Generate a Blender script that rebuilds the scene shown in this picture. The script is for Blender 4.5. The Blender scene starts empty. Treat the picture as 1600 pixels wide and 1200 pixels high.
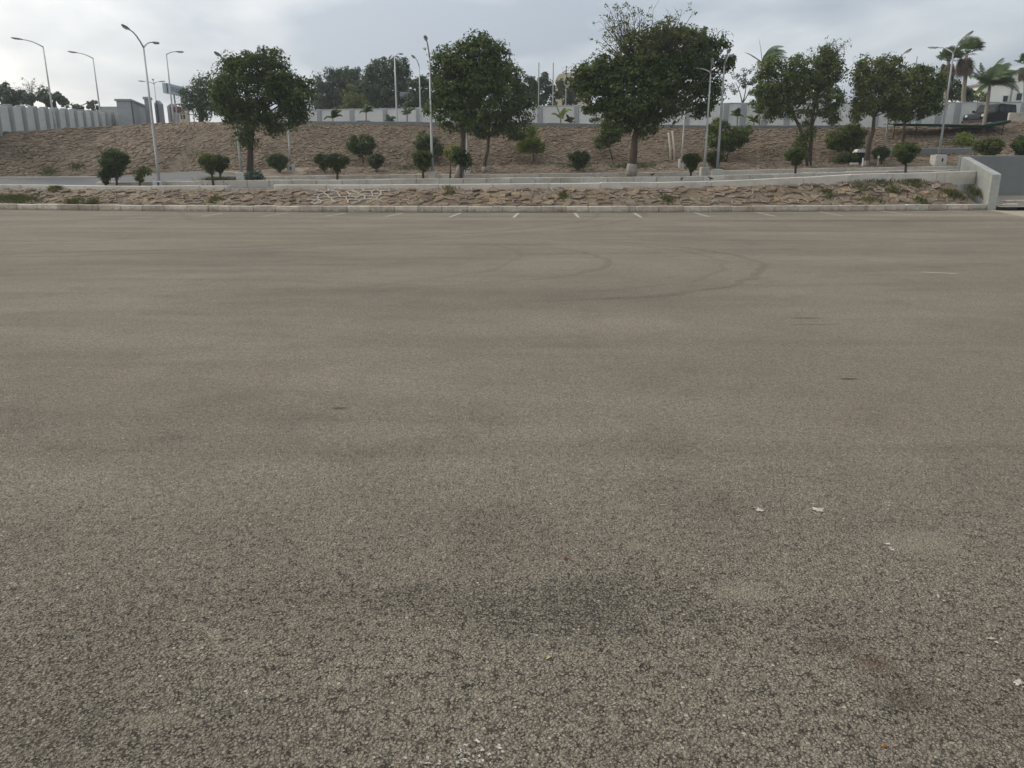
import bpy, math, random
import numpy as np
from mathutils import Vector, Matrix

sc = bpy.context.scene
COL = sc.collection
R = math.radians
# ------------------------------------------------------------------ camera
F, CU, CV, H, PITCH = 1200.0, 800.0, 600.0, 1.6, R(15.38)
cam_d = bpy.data.cameras.new('camera'); cam = bpy.data.objects.new('camera', cam_d); COL.objects.link(cam)
cam.location = (0, 0, H); cam.rotation_euler = (math.pi / 2 - PITCH, 0, 0)
cam_d.sensor_width = 36.0; cam_d.lens = 36.0 * F / 1600.0; cam_d.clip_end = 5000; cam_d.clip_start = 0.05
sc.camera = cam
# ------------------------------------------------------------------ light
SUN = Vector((-0.80, 0.22, 0.42)).normalized()
w = bpy.data.worlds.new('World'); sc.world = w; w.use_nodes = True
def build_world():
    nt = w.node_tree; N = nt.nodes; L = nt.links; N.clear()
    out = N.new('ShaderNodeOutputWorld'); mix = N.new('ShaderNodeMixShader')
    b1 = N.new('ShaderNodeBackground'); b2 = N.new('ShaderNodeBackground')
    sky = N.new('ShaderNodeTexSky'); sky.sky_type = 'NISHITA'; sky.sun_disc = False
    sky.sun_elevation = math.asin(SUN.z); sky.sun_rotation = math.atan2(SUN.x, SUN.y); sky.dust_density = 3.0
    L.new(sky.outputs[0], b1.inputs[0]); b1.inputs[1].default_value = 0.10
    tc = N.new('ShaderNodeTexCoord'); sep = N.new('ShaderNodeSeparateXYZ'); L.new(tc.outputs['Generated'], sep.inputs[0])
    def m(op, a, b=None, clamp=False):
        n = N.new('ShaderNodeMath'); n.operation = op; n.use_clamp = clamp
        for i, x in enumerate((a, b)):
            if x is None: continue
            if isinstance(x, (int, float)): n.inputs[i].default_value = x
            else: L.new(x, n.inputs[i])
        return n.outputs[0]
    z = m('ADD', m('MAXIMUM', sep.outputs[2], 0.0), 0.28)
    cmb = N.new('ShaderNodeCombineXYZ')
    L.new(m('DIVIDE', sep.outputs[0], z), cmb.inputs[0]); L.new(m('DIVIDE', sep.outputs[1], z), cmb.inputs[1])
    no = N.new('ShaderNodeTexNoise'); no.inputs['Scale'].default_value = 0.95; no.inputs['Detail'].default_value = 5
    no.inputs['Roughness'].default_value = 0.48; no.inputs['Distortion'].default_value = 0.3
    mp = N.new('ShaderNodeMapping'); mp.inputs['Location'].default_value = (5.2, 2.6, 0.0)
    L.new(cmb.outputs[0], mp.inputs[0]); L.new(mp.outputs[0], no.inputs['Vector'])
    cr = N.new('ShaderNodeValToRGB'); e = cr.color_ramp.elements
    e[0].position = 0.42; e[0].color = (0.40, 0.440, 0.49, 1); e[1].position = 0.57; e[1].color = (0.72, 0.735, 0.735, 1)
    L.new(no.outputs['Fac'], cr.inputs[0])
    # thin cloud scatters more light around the veiled sun
    dot = N.new('ShaderNodeVectorMath'); dot.operation = 'DOT_PRODUCT'; dot.inputs[1].default_value = SUN
    L.new(tc.outputs['Generated'], dot.inputs[0])
    g = m('MULTIPLY_ADD', dot.outputs['Value'], 0.64); 
    g.node.inputs[2].default_value = 0.92
    zz = m('MULTIPLY_ADD', m('MAXIMUM', sep.outputs[2], 0.0), 1.25); zz.node.inputs[2].default_value = 0.90   # an overcast sky brightens towards the zenith
    hs = N.new('ShaderNodeVectorMath'); hs.operation = 'SCALE'; L.new(cr.outputs[0], hs.inputs[0]); L.new(m('MULTIPLY', g, zz), hs.inputs['Scale'])
    tint = N.new('ShaderNodeMix'); tint.data_type = 'RGBA'; tint.inputs[6].default_value = (0.93, 0.99, 1.07, 1); tint.inputs[7].default_value = (1.04, 1.0, 0.95, 1)
    L.new(m('MULTIPLY_ADD', dot.outputs['Value'], 0.9, True), tint.inputs[0]); tint.inputs[0].links[0].from_node.inputs[2].default_value = 0.25
    tm = N.new('ShaderNodeVectorMath'); tm.operation = 'MULTIPLY'; L.new(hs.outputs[0], tm.inputs[0]); L.new(tint.outputs[2], tm.inputs[1])
    L.new(tm.outputs[0], b2.inputs[0]); b2.inputs[1].default_value = 1.0
    mix.inputs[0].default_value = 0.86
    L.new(b1.outputs[0], mix.inputs[1]); L.new(b2.outputs[0], mix.inputs[2]); L.new(mix.outputs[0], out.inputs[0])
build_world()
sd = bpy.data.lights.new('sun', 'SUN'); sun = bpy.data.objects.new('sun', sd); COL.objects.link(sun)
sd.energy = 1.5; sd.angle = R(11); sd.color = (1.0, 0.93, 0.82); sun.rotation_euler = SUN.to_track_quat('Z', 'Y').to_euler()
sc.view_settings.view_transform = 'Standard'; sc.view_settings.look = 'None'
sc.view_settings.exposure = 0.12; sc.view_settings.gamma = 1.0; sc.view_settings.use_curve_mapping = False
sc.cycles.use_denoising = True; sc.cycles.use_adaptive_sampling = True; sc.cycles.adaptive_threshold = 0.025; sc.cycles.max_bounces = 3; sc.cycles.transparent_max_bounces = 8
sc.cycles.volume_bounces = 0

# ------------------------------------------------------------------ geometry helpers
SP, CP = math.sin(PITCH), math.cos(PITCH)
def at(u, v, Y):
    x, y = (u - CU) / F, (CV - v) / F
    t = Y / (CP + y * SP)
    return Vector((x * t, Y, H + (-SP + y * CP) * t))
def on_ground(u, v, z=0.0):
    x, y = (u - CU) / F, (CV - v) / F
    t = (z - H) / (-SP + y * CP)
    return Vector((x * t, (CP + y * SP) * t, z))
def xat(u, Y, z):
    return (u - CU) / F * (Y * CP - (z - H) * SP)
def zat(v, Y): return at(CU, v, Y).z
def curv(X):
    a = abs(X)
    return 0.0053 * a * a if a < 30 else 4.77 + (a - 30) * 0.1
def atc(u, v, Y0):
    Y = Y0
    for _ in range(4): Y = Y0 + curv(at(u, v, Y).x)
    return at(u, v, Y)

class Line:
    def __init__(s, pts):
        pts = sorted(pts, key=lambda p: p[0])
        s.x = np.array([p[0] for p in pts]); s.y = np.array([p[1] for p in pts]); s.z = np.array([p[2] for p in pts])
    def Y(s, X): return float(np.interp(X, s.x, s.y))
    def Z(s, X): return float(np.interp(X, s.x, s.z))
    def P(s, X): return Vector((X, s.Y(X), s.Z(X)))
    def shift(s, dy, dz): return Line([(a, b + dy, c + dz) for a, b, c in zip(s.x, s.y, s.z)])
def pix_line(pts, Y0): return Line([tuple(atc(u, v, Y0)) for u, v in pts])
def pix_line3(pts): return Line([tuple(at(u, v, Y)) for u, v, Y in pts])
XS = [i * 1.0 for i in range(-62, 63)]

class MB:
    def __init__(s): s.v = []; s.f = []
    def add(s, vs, fs):
        b = len(s.v); s.v += [tuple(x) for x in vs]; s.f += [tuple(i + b for i in f) for f in fs]; return s
    def box(s, c, d, M=None, taper=1.0):
        cx, cy, cz = c; a, b, e = d[0] / 2, d[1] / 2, d[2] / 2
        vs = [Vector((x * a * (taper if z > 0 else 1), y * b * (taper if z > 0 else 1), z * e)) for z in (-1, 1) for x, y in ((-1, -1), (1, -1), (1, 1), (-1, 1))]
        vs = [(M @ p if M else p) + Vector((cx, cy, cz)) for p in vs]
        return s.add(vs, [(3, 2, 1, 0), (4, 5, 6, 7), (0, 1, 5, 4), (1, 2, 6, 5), (2, 3, 7, 6), (3, 0, 4, 7)])
    def bbox(s, lo, hi):
        return s.box([(a + b) / 2 for a, b in zip(lo, hi)], [abs(b - a) for a, b in zip(lo, hi)])
    def cbox(s, c, d, bev=0.02, M=None):
        """box with chamfered vertical and top edges"""
        a, b, e = d[0] / 2, d[1] / 2, d[2] / 2; k = bev
        def ring(ax, by, z): return [(-ax + k, -by, z), (ax - k, -by, z), (ax, -by + k, z), (ax, by - k, z), (ax - k, by, z), (-ax + k, by, z), (-ax, by - k, z), (-ax, -by + k, z)]
        rs = [ring(a, b, -e), ring(a, b, e - k), ring(a - k, b - k, e)]
        vs = [Vector(p) for r in rs for p in r]; vs = [(M @ p if M else p) + Vector(c) for p in vs]
        fs = [tuple(reversed(range(8)))]
        for j in range(2):
            for i in range(8): fs.append((j * 8 + i, j * 8 + (i + 1) % 8, (j + 1) * 8 + (i + 1) % 8, (j + 1) * 8 + i))
        fs.append(tuple(range(16, 24)))
        return s.add(vs, fs)
    def tube(s, pts, radii, n=8, cap=True):
        pts = [Vector(p) for p in pts]; b = len(s.v)
        if isinstance(radii, (int, float)): radii = [radii] * len(pts)
        up = None
        for i, p in enumerate(pts):
            t = (pts[min(i + 1, len(pts) - 1)] - pts[max(i - 1, 0)]).normalized()
            if up is None: up = Vector((1, 0, 0)) if abs(t.x) < 0.8 else Vector((0, 1, 0))
            a = t.cross(up).normalized(); c = a.cross(t).normalized(); up = c
            for k in range(n):
                th = 2 * math.pi * k / n; s.v.append(tuple(p + (a * math.cos(th) + c * math.sin(th)) * radii[i]))
        for i in range(len(pts) - 1):
            for k in range(n): s.f.append((b + i * n + k, b + i * n + (k + 1) % n, b + (i + 1) * n + (k + 1) % n, b + (i + 1) * n + k))
        if cap:
            s.f.append(tuple(b + k for k in reversed(range(n)))); s.f.append(tuple(b + (len(pts) - 1) * n + k for k in range(n)))
        return s
    def ball(s, c, r, nu=10, nv=6, M=None):
        b = len(s.v)
        for j in range(nv + 1):
            ph = math.pi * j / nv
            for i in range(nu):
                th = 2 * math.pi * i / nu
                p = Vector((r[0] * math.sin(ph) * math.cos(th), r[1] * math.sin(ph) * math.sin(th), r[2] * math.cos(ph)))
                s.v.append(tuple((M @ p if M else p) + Vector(c)))
        for j in range(nv):
            for i in range(nu): s.f.append((b + j * nu + i, b + (j + 1) * nu + i, b + (j + 1) * nu + (i + 1) % nu, b + j * nu + (i + 1) % nu))
        return s
    def prism(s, poly, y0, y1):
        """polygon in xz extruded along y"""
        n = len(poly); vs = [(x, y0, z) for x, z in poly] + [(x, y1, z) for x, z in poly]
        fs = [tuple(range(n)), tuple(reversed(range(n, 2 * n)))] + [(i, n + i, n + (i + 1) % n, (i + 1) % n) for i in range(n)]
        return s.add(vs, fs)
    def build(s, name, mat, parent=None, origin=(0, 0, 0), smooth=False):
        me = bpy.data.meshes.new(name); o = Vector(origin)
        me.from_pydata([tuple(Vector(p) - o) for p in s.v] if o.length else s.v, [], s.f)
        me.materials.append(mat); me.update()
        if smooth: me.polygons.foreach_set('use_smooth', [True] * len(me.polygons))
        ob = bpy.data.objects.new(name, me); COL.objects.link(ob)
        if parent is not None: ob.parent = parent
        elif o.length: ob.location = o
        return ob
def np_mesh(name, V, Fq, mat, parent=None):
    me = bpy.data.meshes.new(name); n = len(V); m = len(Fq); k = Fq.shape[1]
    me.vertices.add(n); me.vertices.foreach_set('co', V.astype(np.float32).ravel())
    me.loops.add(m * k); me.loops.foreach_set('vertex_index', Fq.astype(np.int32).ravel())
    me.polygons.add(m); me.polygons.foreach_set('loop_start', np.arange(0, m * k, k, dtype=np.int32))
    me.update(calc_edges=True); me.materials.append(mat)
    ob = bpy.data.objects.new(name, me); COL.objects.link(ob)
    if parent is not None: ob.parent = parent
    return ob
def tag(o, label=None, cat=None, group=None, kind=None):
    for k, x in (('label', label), ('category', cat), ('group', group), ('kind', kind)):
        if x: o[k] = x
    return o
def empty(name, loc, label=None, cat=None, group=None, rz=0):
    o = bpy.data.objects.new(name, None); COL.objects.link(o); o.location = loc; o.rotation_euler.z = rz; o.empty_display_size = 0.3
    return tag(o, label, cat, group)
def struct(o, label=None): return tag(o, label, kind='structure')

# ------------------------------------------------------------------ materials
class NT:
    def __init__(s, name):
        s.m = bpy.data.materials.new(name); s.m.use_nodes = True; s.t = s.m.node_tree; s.N = s.t.nodes; s.L = s.t.links
        s.N.clear(); s.out = s.N.new('ShaderNodeOutputMaterial')
    def n(s, t, **kw):
        x = s.N.new('ShaderNode' + t)
        for k, v in kw.items(): setattr(x, k, v)
        return x
    def set(s, sock, v):
        if isinstance(v, bpy.types.NodeSocket): s.L.new(v, sock)
        elif isinstance(v, (tuple, list)) and len(v) == 3 and sock.type == 'RGBA': sock.default_value = (*v, 1)
        else: sock.default_value = v
    def math(s, op, a, b=None, c=None, clamp=False):
        x = s.n('Math', operation=op, use_clamp=clamp)
        for i, v in enumerate((a, b, c)):
            if v is not None: s.set(x.inputs[i], v)
        return x.outputs[0]
    def mix(s, f, a, b, mode='MIX'):
        x = s.n('Mix', data_type='RGBA', blend_type=mode)
        s.set(x.inputs[0], f); s.set(x.inputs[6], a); s.set(x.inputs[7], b); return x.outputs[2]
    def pos(s): 
        return s.n('NewGeometry').outputs['Position']
    def obj(s): return s.n('TexCoord').outputs['Object']
    def mapv(s, vec, scale=(1, 1, 1), loc=(0, 0, 0)):
        x = s.n('Mapping'); s.L.new(vec, x.inputs[0]); x.inputs['Scale'].default_value = scale; x.inputs['Location'].default_value = loc; return x.outputs[0]
    def noise(s, vec, scale, detail=4, rough=0.55, dist=0.0):
        x = s.n('TexNoise'); s.L.new(vec, x.inputs['Vector']); x.inputs['Scale'].default_value = scale
        x.inputs['Detail'].default_value = detail; x.inputs['Roughness'].default_value = rough; x.inputs['Distortion'].default_value = dist; return x.outputs['Fac']
    def voro(s, vec, scale, feature='F1', rnd=1.0):
        x = s.n('TexVoronoi', feature=feature); s.L.new(vec, x.inputs['Vector']); x.inputs['Scale'].default_value = scale; x.inputs['Randomness'].default_value = rnd; return x
    def ramp(s, f, stops):
        x = s.n('ValToRGB'); s.L.new(f, x.inputs[0]); e = x.color_ramp.elements
        while len(e) < len(stops): e.new(0.5)
        for k, (p, c) in enumerate(stops):
            e[k].position = p; e[k].color = (*c, 1) if isinstance(c, (tuple, list)) else (c, c, c, 1)
        return x.outputs[0]
    def rng(s, f, a, b, c=0.0, d=1.0):
        x = s.n('MapRange'); x.clamp = True; s.L.new(f, x.inputs[0])
        for i, v in enumerate((a, b, c, d)): x.inputs[i + 1].default_value = v
        return x.outputs[0]
    def bump(s, h, strength=0.5, dist=0.01, normal=None):
        x = s.n('Bump'); s.L.new(h, x.inputs['Height']); x.inputs['Strength'].default_value = strength; x.inputs['Distance'].default_value = dist
        if normal is not None: s.L.new(normal, x.inputs['Normal'])
        return x.outputs[0]
    def bsdf(s, col, rough=0.9, spec=0.25, normal=None, metal=0.0, **kw):
        x = s.n('BsdfPrincipled'); s.set(x.inputs['Base Color'], col); s.set(x.inputs['Roughness'], rough)
        x.inputs['Specular IOR Level'].default_value = spec; x.inputs['Metallic'].default_value = metal
        if normal is not None: s.L.new(normal, x.inputs['Normal'])
        s.L.new(x.outputs[0], s.out.inputs[0]); return x
def hexc(r, g, b):
    f = lambda c: (c / 255 / 12.92) if c / 255 <= 0.04045 else ((c / 255 + 0.055) / 1.055) ** 2.4
    return (f(r), f(g), f(b))

def mat_plain(name, col, rough=0.8, var=0.12, scale=3.0, spec=0.25, metal=0.0, bump=0.0, perobj=0.0):
    t = NT(name); p = t.obj()
    n1 = t.noise(p, scale, 5, 0.6); f = t.rng(n1, 0.3, 0.7, 1 - var, 1 + var)
    if perobj:
        r = t.n('ObjectInfo').outputs['Random']; f = t.math('MULTIPLY', f, t.rng(r, 0, 1, 1 - perobj, 1 + perobj))
    x = t.n('VectorMath', operation='SCALE'); x.inputs[0].default_value = col; t.L.new(f, x.inputs['Scale'])
    nm = t.bump(t.noise(p, scale * 14, 4, 0.6), 0.5, bump) if bump else None
    t.bsdf(x.outputs[0], rough, spec, nm, metal); return t.m

def mat_concrete(name, light, dark, soil=None, wear=0.5, per=0.12, splash=None):
    """weathered concrete / lime-washed concrete"""
    t = NT(name); p = t.pos()
    n1 = t.noise(t.mapv(p, (0.7, 0.7, 2.0)), 0.9, 6, 0.65, 0.4); n2 = t.noise(p, 5.0, 5, 0.65)
    f = t.rng(t.math('ADD', t.math('MULTIPLY', n1, 0.65), t.math('MULTIPLY', n2, 0.35)), 0.5 - 0.16, 0.5 + 0.14)
    c = t.mix(f, dark, light)
    # dark damp streaks running down
    st = t.rng(t.noise(t.mapv(p, (2.2, 2.2, 0.25)), 1.3, 5, 0.7), 0.56, 0.72)
    c = t.mix(t.math('MULTIPLY', st, wear), c, tuple(x * 0.45 for x in dark))
    if soil:
        s_ = t.rng(t.noise(p, 0.45, 5, 0.6, 0.6), 0.53, 0.66); c = t.mix(t.math('MULTIPLY', s_, 0.55), c, soil)
    if splash:   # mud splashed up from the ground along the foot
        sz = t.n('SeparateXYZ'); t.L.new(p, sz.inputs[0]); q = t.rng(t.math('ADD', sz.outputs[2], t.math('MULTIPLY', t.math('SUBTRACT', n2, 0.5), 0.22)), splash, splash * .3)
        c = t.mix(t.math('MULTIPLY', q, 0.65), c, (0.17, 0.13, 0.095))
    r = t.n('ObjectInfo').outputs['Random']
    x = t.n('VectorMath', operation='SCALE'); t.L.new(c, x.inputs[0]); t.L.new(t.rng(r, 0, 1, 1 - per, 1 + per), x.inputs['Scale'])
    t.bsdf(x.outputs[0], 0.93, 0.15, t.bump(t.noise(p, 26, 6, 0.7), 0.6, 0.012)); return t.m

def mat_stone(name, cols, per_island=True):
    t = NT(name); p = t.pos()
    r = t.n('NewGeometry').outputs['Random Per Island'] if per_island else t.n('ObjectInfo').outputs['Random']
    k = len(cols); c = t.ramp(r, [(i / (k - 1), cols[i]) for i in range(k)])
    n2 = t.rng(t.noise(p, 8, 6, 0.75), 0.34, 0.66, 0.74, 1.26)
    big = t.rng(t.noise(p, 0.35, 4, 0.6, 0.5), 0.35, 0.65, 0.92, 1.12)
    x = t.n('VectorMath', operation='SCALE'); t.L.new(c, x.inputs[0]); t.L.new(t.math('MULTIPLY', n2, big), x.inputs['Scale'])
    dust = t.rng(t.noise(p, 1.1, 5, 0.6, 0.4), 0.5, 0.68)
    c2 = t.mix(t.math('MULTIPLY', dust, 0.5), x.outputs[0], (0.25, 0.195, 0.135))
    t.bsdf(c2, 0.95, 0.12, t.bump(t.noise(p, 14, 7, 0.8), 1.0, 0.06)); return t.m

def mat_leaf(name, c0, c1, trans=0.28, tip=None):
    t = NT(name); g = t.n('NewGeometry'); r = g.outputs['Random Per Island']; p = t.obj()
    big = t.noise(p, 1.25, 3, 0.6)
    f = t.math('ADD', t.math('MULTIPLY', r, 0.45), t.math('MULTIPLY', t.rng(big, 0.40, 0.64), 0.55))
    stops = [(0.0, c0), (0.75, c1)]
    if tip: stops.append((1.0, tip))
    c = t.ramp(f, stops)
    d = t.n('BsdfPrincipled'); t.L.new(c, d.inputs['Base Color']); d.inputs['Roughness'].default_value = 0.65; d.inputs['Specular IOR Level'].default_value = 0.25
    tr = t.n('BsdfTranslucent'); t.L.new(t.mix(1.0, c, (1.0, 1.1, 0.5), 'MULTIPLY'), tr.inputs[0])
    mx = t.n('MixShader'); mx.inputs[0].default_value = trans
    t.L.new(d.outputs[0], mx.inputs[1]); t.L.new(tr.outputs[0], mx.inputs[2]); t.L.new(mx.outputs[0], t.out.inputs[0]); return t.m

def mat_bark(name, c0, c1):
    t = NT(name); p = t.obj()
    n1 = t.noise(t.mapv(p, (6, 6, 1.2)), 2.5, 6, 0.7); c = t.mix(t.rng(n1, 0.3, 0.7), c0, c1)
    t.bsdf(c, 0.95, 0.1, t.bump(n1, 0.8, 0.04)); return t.m

def mat_asphalt():
    t = NT('asphalt'); p = t.pos(); sx = t.n('SeparateXYZ'); t.L.new(p, sx.inputs[0]); X, Y = sx.outputs[0], sx.outputs[1]
    # fine warp so that chips are not perfect cells
    wn = t.n('TexNoise'); t.L.new(p, wn.inputs['Vector']); wn.inputs['Scale'].default_value = 70; wn.inputs['Detail'].default_value = 1
    off = t.n('VectorMath', operation='MULTIPLY_ADD'); t.L.new(wn.outputs['Color'], off.inputs[0]); off.inputs[1].default_value = (0.009, 0.009, 0); t.L.new(p, off.inputs[2])
    pw = off.outputs[0]
    v1 = t.voro(pw, 104); v2 = t.voro(t.mapv(pw, (1, 1, 1), (3.3, 7.1, 0)), 170); v3 = t.voro(pw, 52)
    big = t.noise(p, 0.33, 3, 0.6, 0.5); mid = t.noise(p, 1.7, 4, 0.65, 0.3); patchy = t.noise(p, 24, 3, 0.7)
    streak = t.noise(t.mapv(p, (0.10, 0.55, 1)), 1.0, 5, 0.66, 0.7)
    edge = t.math('MULTIPLY', t.math('SUBTRACT', t.math('ADD', t.math('MULTIPLY', mid, 0.6), t.math('MULTIPLY', patchy, 0.4)), 0.5), 2.4)
    def blob(cx, cy, rx, ry, soft=0.7):
        a = t.math('DIVIDE', t.math('SUBTRACT', X, cx), rx); b = t.math('DIVIDE', t.math('SUBTRACT', Y, cy), ry)
        r = t.math('ADD', t.math('SQRT', t.math('ADD', t.math('MULTIPLY', a, a), t.math('MULTIPLY', b, b))), edge)
        return t.rng(r, 1.3, 1.3 - soft, 0.0, 1.0)
    # bare patches, where the dust has been washed out from between the chips
    bare = None
    for u, v, rx, ry, k in ((900, 945, .62, .22, .85), (130, 1010, .4, .25, .25), (420, 935, .35, .16, .2), (1230, 960, .3, .16, .22), (250, 1120, .5, .2, .35), (560, 655, 2.0, .4, .15)):
        q = on_ground(u, v); bb = t.math('MULTIPLY', blob(q.x, q.y, rx, ry, 1.1), k)
        bare = bb if bare is None else t.math('MAXIMUM', bare, bb)
    worn = t.math('MULTIPLY', t.rng(t.math('ADD', Y, t.math('MULTIPLY', t.math('SUBTRACT', mid, 0.5), 2.6)), 4.6, 2.3), 0.42)   # the stretch by the near bays has lost more of its dust
    bare = t.math('ADD', t.math('ADD', bare, t.math('MULTIPLY', t.rng(mid, 0.5, 0.72), 0.25)), t.math('MULTIPLY', worn, 0.45), clamp=True)
    bare = t.math('MULTIPLY', bare, t.rng(patchy, 0.38, 0.62, 0.55, 1.15))
    dust = t.mix(t.rng(big, 0.33, 0.67), (0.272, 0.224, 0.170), (0.284, 0.246, 0.182))
    dust = t.mix(t.math('MULTIPLY', t.rng(patchy, 0.35, 0.65), 0.35), dust, (0.32, 0.268, 0.20))
    chipc = t.ramp(v1.outputs['Color'], [(0.1, (0.11, 0.093, 0.073)), (0.45, (0.215, 0.18, 0.14)), (0.7, (0.30, 0.255, 0.20)), (0.97, (0.50, 0.435, 0.345))])
    chipb = t.ramp(v1.outputs['Color'], [(0.1, (0.078, 0.072, 0.057)), (0.5, (0.165, 0.153, 0.124)), (0.95, (0.31, 0.285, 0.23))])
    chip = t.mix(bare, chipc, chipb)
    amount = t.math('MULTIPLY', t.rng(t.math('SUBTRACT', v2.outputs['Distance'], t.math('MULTIPLY', bare, 0.2)), 0.05, 0.5), 0.62)
    c = t.mix(amount, chip, dust)
    gap = t.rng(v1.outputs['Distance'], 0.40, 0.62)
    gap = t.math('MULTIPLY', gap, t.math('ADD', t.math('MULTIPLY', bare, 0.55), t.math('MULTIPLY', t.rng(patchy, 0.40, 0.62, 0.25, 1.0), t.math('ADD', 0.5, worn)), clamp=True))
    c = t.mix(gap, c, (0.050, 0.043, 0.034))
    sepc = t.n('SeparateColor'); t.L.new(v3.outputs['Color'], sepc.inputs[0])
    large = t.math('MULTIPLY', t.rng(v3.outputs['Distance'], 0.40, 0.30), t.math('GREATER_THAN', sepc.outputs[0], 0.78))   # larger stones among the chips
    c = t.mix(t.math('MULTIPLY', large, 0.75), c, t.ramp(sepc.outputs[1], [(0.0, (0.13, 0.108, 0.083)), (0.5, (0.235, 0.196, 0.148)), (0.85, (0.30, 0.255, 0.20)), (1.0, (0.46, 0.40, 0.32))]))
    c = t.mix(t.math('MULTIPLY', bare, 0.28), c, (0.098, 0.090, 0.070))
    tone = t.math('MULTIPLY', t.rng(streak, 0.32, 0.68, 0.84, 1.17), t.rng(big, 0.3, 0.7, 0.93, 1.07))
    tone = t.math('MULTIPLY', tone, t.rng(mid, 0.3, 0.7, 0.88, 1.10))
    wob = t.math('MULTIPLY', t.math('SUBTRACT', big, 0.5), 1.2)
    brk = t.rng(mid, 0.36, 0.56, 0.15, 1.0)
    def arc(cx, cy, r, wd, k, x0=None):
        a = t.math('SUBTRACT', X, cx); b = t.math('SUBTRACT', Y, cy)
        d = t.math('SQRT', t.math('ADD', t.math('MULTIPLY', a, a), t.math('MULTIPLY', b, b)))
        d = t.math('ABSOLUTE', t.math('SUBTRACT', t.math('ADD', d, wob), r))
        m = t.math('MULTIPLY', t.rng(d, wd, wd * 0.3), brk)
        if x0 is not None: m = t.math('MULTIPLY', m, t.rng(X, x0, x0 + 2.0))
        return t.math('MULTIPLY', m, k)
    dark = arc(-0.4, 14.7, 4.9, 0.12, 0.24, -0.5)
    for a in ((-2.0, 14.8, 3.7, 0.11, 0.20, -1.2), (-0.6, 14.9, 4.5, 0.09, 0.15, 0.0), (-4.5, 15.2, 4.6, 0.1, 0.13, -3.0), (-14, 33, 17.5, 0.2, 0.18, None), (-15, 35, 20.5, 0.22, 0.16, None), (6, 40, 21, 0.18, 0.13, None)):
        dark = t.math('MAXIMUM', dark, arc(*a))
    s1, s2, s3 = on_ground(1250, 345), on_ground(1366, 1035), on_ground(1300, 1010)
    dark = t.math('MAXIMUM', dark, t.math('MULTIPLY', blob(s1.x, s1.y, 5.5, 0.5, 0.8), 0.26))
    tone = t.math('MULTIPLY', tone, t.math('SUBTRACT', 1.0, dark))
    for u, v, rx, ry, k in ((1325, 592, .07, .03, .7), (530, 638, .07, .04, .6), (1260, 497, .2, .05, .4), (1270, 507, .25, .04, .35)):
        q = on_ground(u, v); tone = t.math('MULTIPLY', tone, t.math('SUBTRACT', 1.0, t.math('MULTIPLY', blob(q.x, q.y, rx, ry, 0.9), k)))
    x = t.n('VectorMath', operation='SCALE'); t.L.new(c, x.inputs[0]); t.L.new(tone, x.inputs['Scale'])
    c = t.mix(t.math('MULTIPLY', blob(s2.x, s2.y, 0.06, 0.05, 1.0), 0.5), x.outputs[0], (0.10, 0.055, 0.032))
    s4 = on_ground(1412, 1090); c = t.mix(t.math('MULTIPLY', blob(s4.x, s4.y, 0.07, 0.06, 1.0), 0.4), c, (0.07, 0.055, 0.04))
    c = t.mix(t.math('MULTIPLY', blob(s3.x, s3.y, 0.09, 0.06, 1.0), 0.4), c, (0.06, 0.05, 0.038))
    k1 = on_ground(1500, 336); c = t.mix(t.math('MULTIPLY', blob(k1.x, k1.y, 5, 1.0), 0.5), c, (0.34, 0.29, 0.22))
    for u, v, rx, ry in ((985, 793, .07, .05), (926, 799, .03, .03), (995, 853, .05, .04), (1160, 925, .14, .09), (1440, 848, .22, .13), (250, 1125, .1, .05)):
        q = on_ground(u, v); c = t.mix(t.math('MULTIPLY', blob(q.x, q.y, rx, ry, 1.0), 0.6), c, (0.285, 0.245, 0.185))
    hgt = t.math('ADD', t.math('SUBTRACT', 1.0, v1.outputs['Distance']), t.math('MULTIPLY', t.math('SUBTRACT', 1.0, v2.outputs['Distance']), 0.4))
    hgt = t.math('MAXIMUM', hgt, t.math('MULTIPLY', large, 1.35))
    t.bsdf(c, 0.9, 0.15, t.bump(hgt, 1.0, 0.014)); return t.m

M = {}
M['asphalt'] = mat_asphalt()
M['road'] = mat_plain('road_asphalt', (0.135, 0.13, 0.125), 0.9, 0.14, 0.6, bump=0.01)
M['kerb'] = mat_concrete('kerb_concrete', (0.62, 0.565, 0.475), (0.34, 0.29, 0.23), (0.27, 0.19, 0.125), 0.85, 0.16, 0.13)
M['beam'] = mat_concrete('beam_concrete', (0.66, 0.61, 0.53), (0.46, 0.42, 0.35), None, 0.35, 0.06)
M['kerb_grey'] = mat_concrete('grey_kerb_concrete', (0.57, 0.52, 0.44), (0.41, 0.365, 0.30), (0.24, 0.185, 0.13), 0.4, 0.08)
M['wing'] = mat_concrete('wing_wall_concrete', (0.36, 0.365, 0.335), (0.245, 0.25, 0.225), None, 0.45, 0.02)
M['cap'] = mat_concrete('lamp_block_concrete', (0.50, 0.48, 0.43), (0.38, 0.36, 0.32), None, 0.2, 0.08)
M['soil'] = mat_stone('soil', [(0.17, 0.125, 0.085), (0.22, 0.165, 0.115)])
M['soil_dry'] = mat_plain('dry_soil', (0.22, 0.17, 0.12), 0.97, 0.3, 1.5, bump=0.05)
M['mortar'] = mat_plain('mortar', (0.15, 0.115, 0.078), 0.97, 0.25, 4.0, bump=0.03)
M['mortar_pale'] = mat_plain('pale_mortar', (0.42, 0.38, 0.33), 0.95, 0.2, 5.0, bump=0.02)
M['stone_near'] = mat_stone('tan_stone', [(0.155, 0.113, 0.077), (0.215, 0.158, 0.108), (0.18, 0.138, 0.10), (0.275, 0.20, 0.122), (0.22, 0.172, 0.125)], False)
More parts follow.
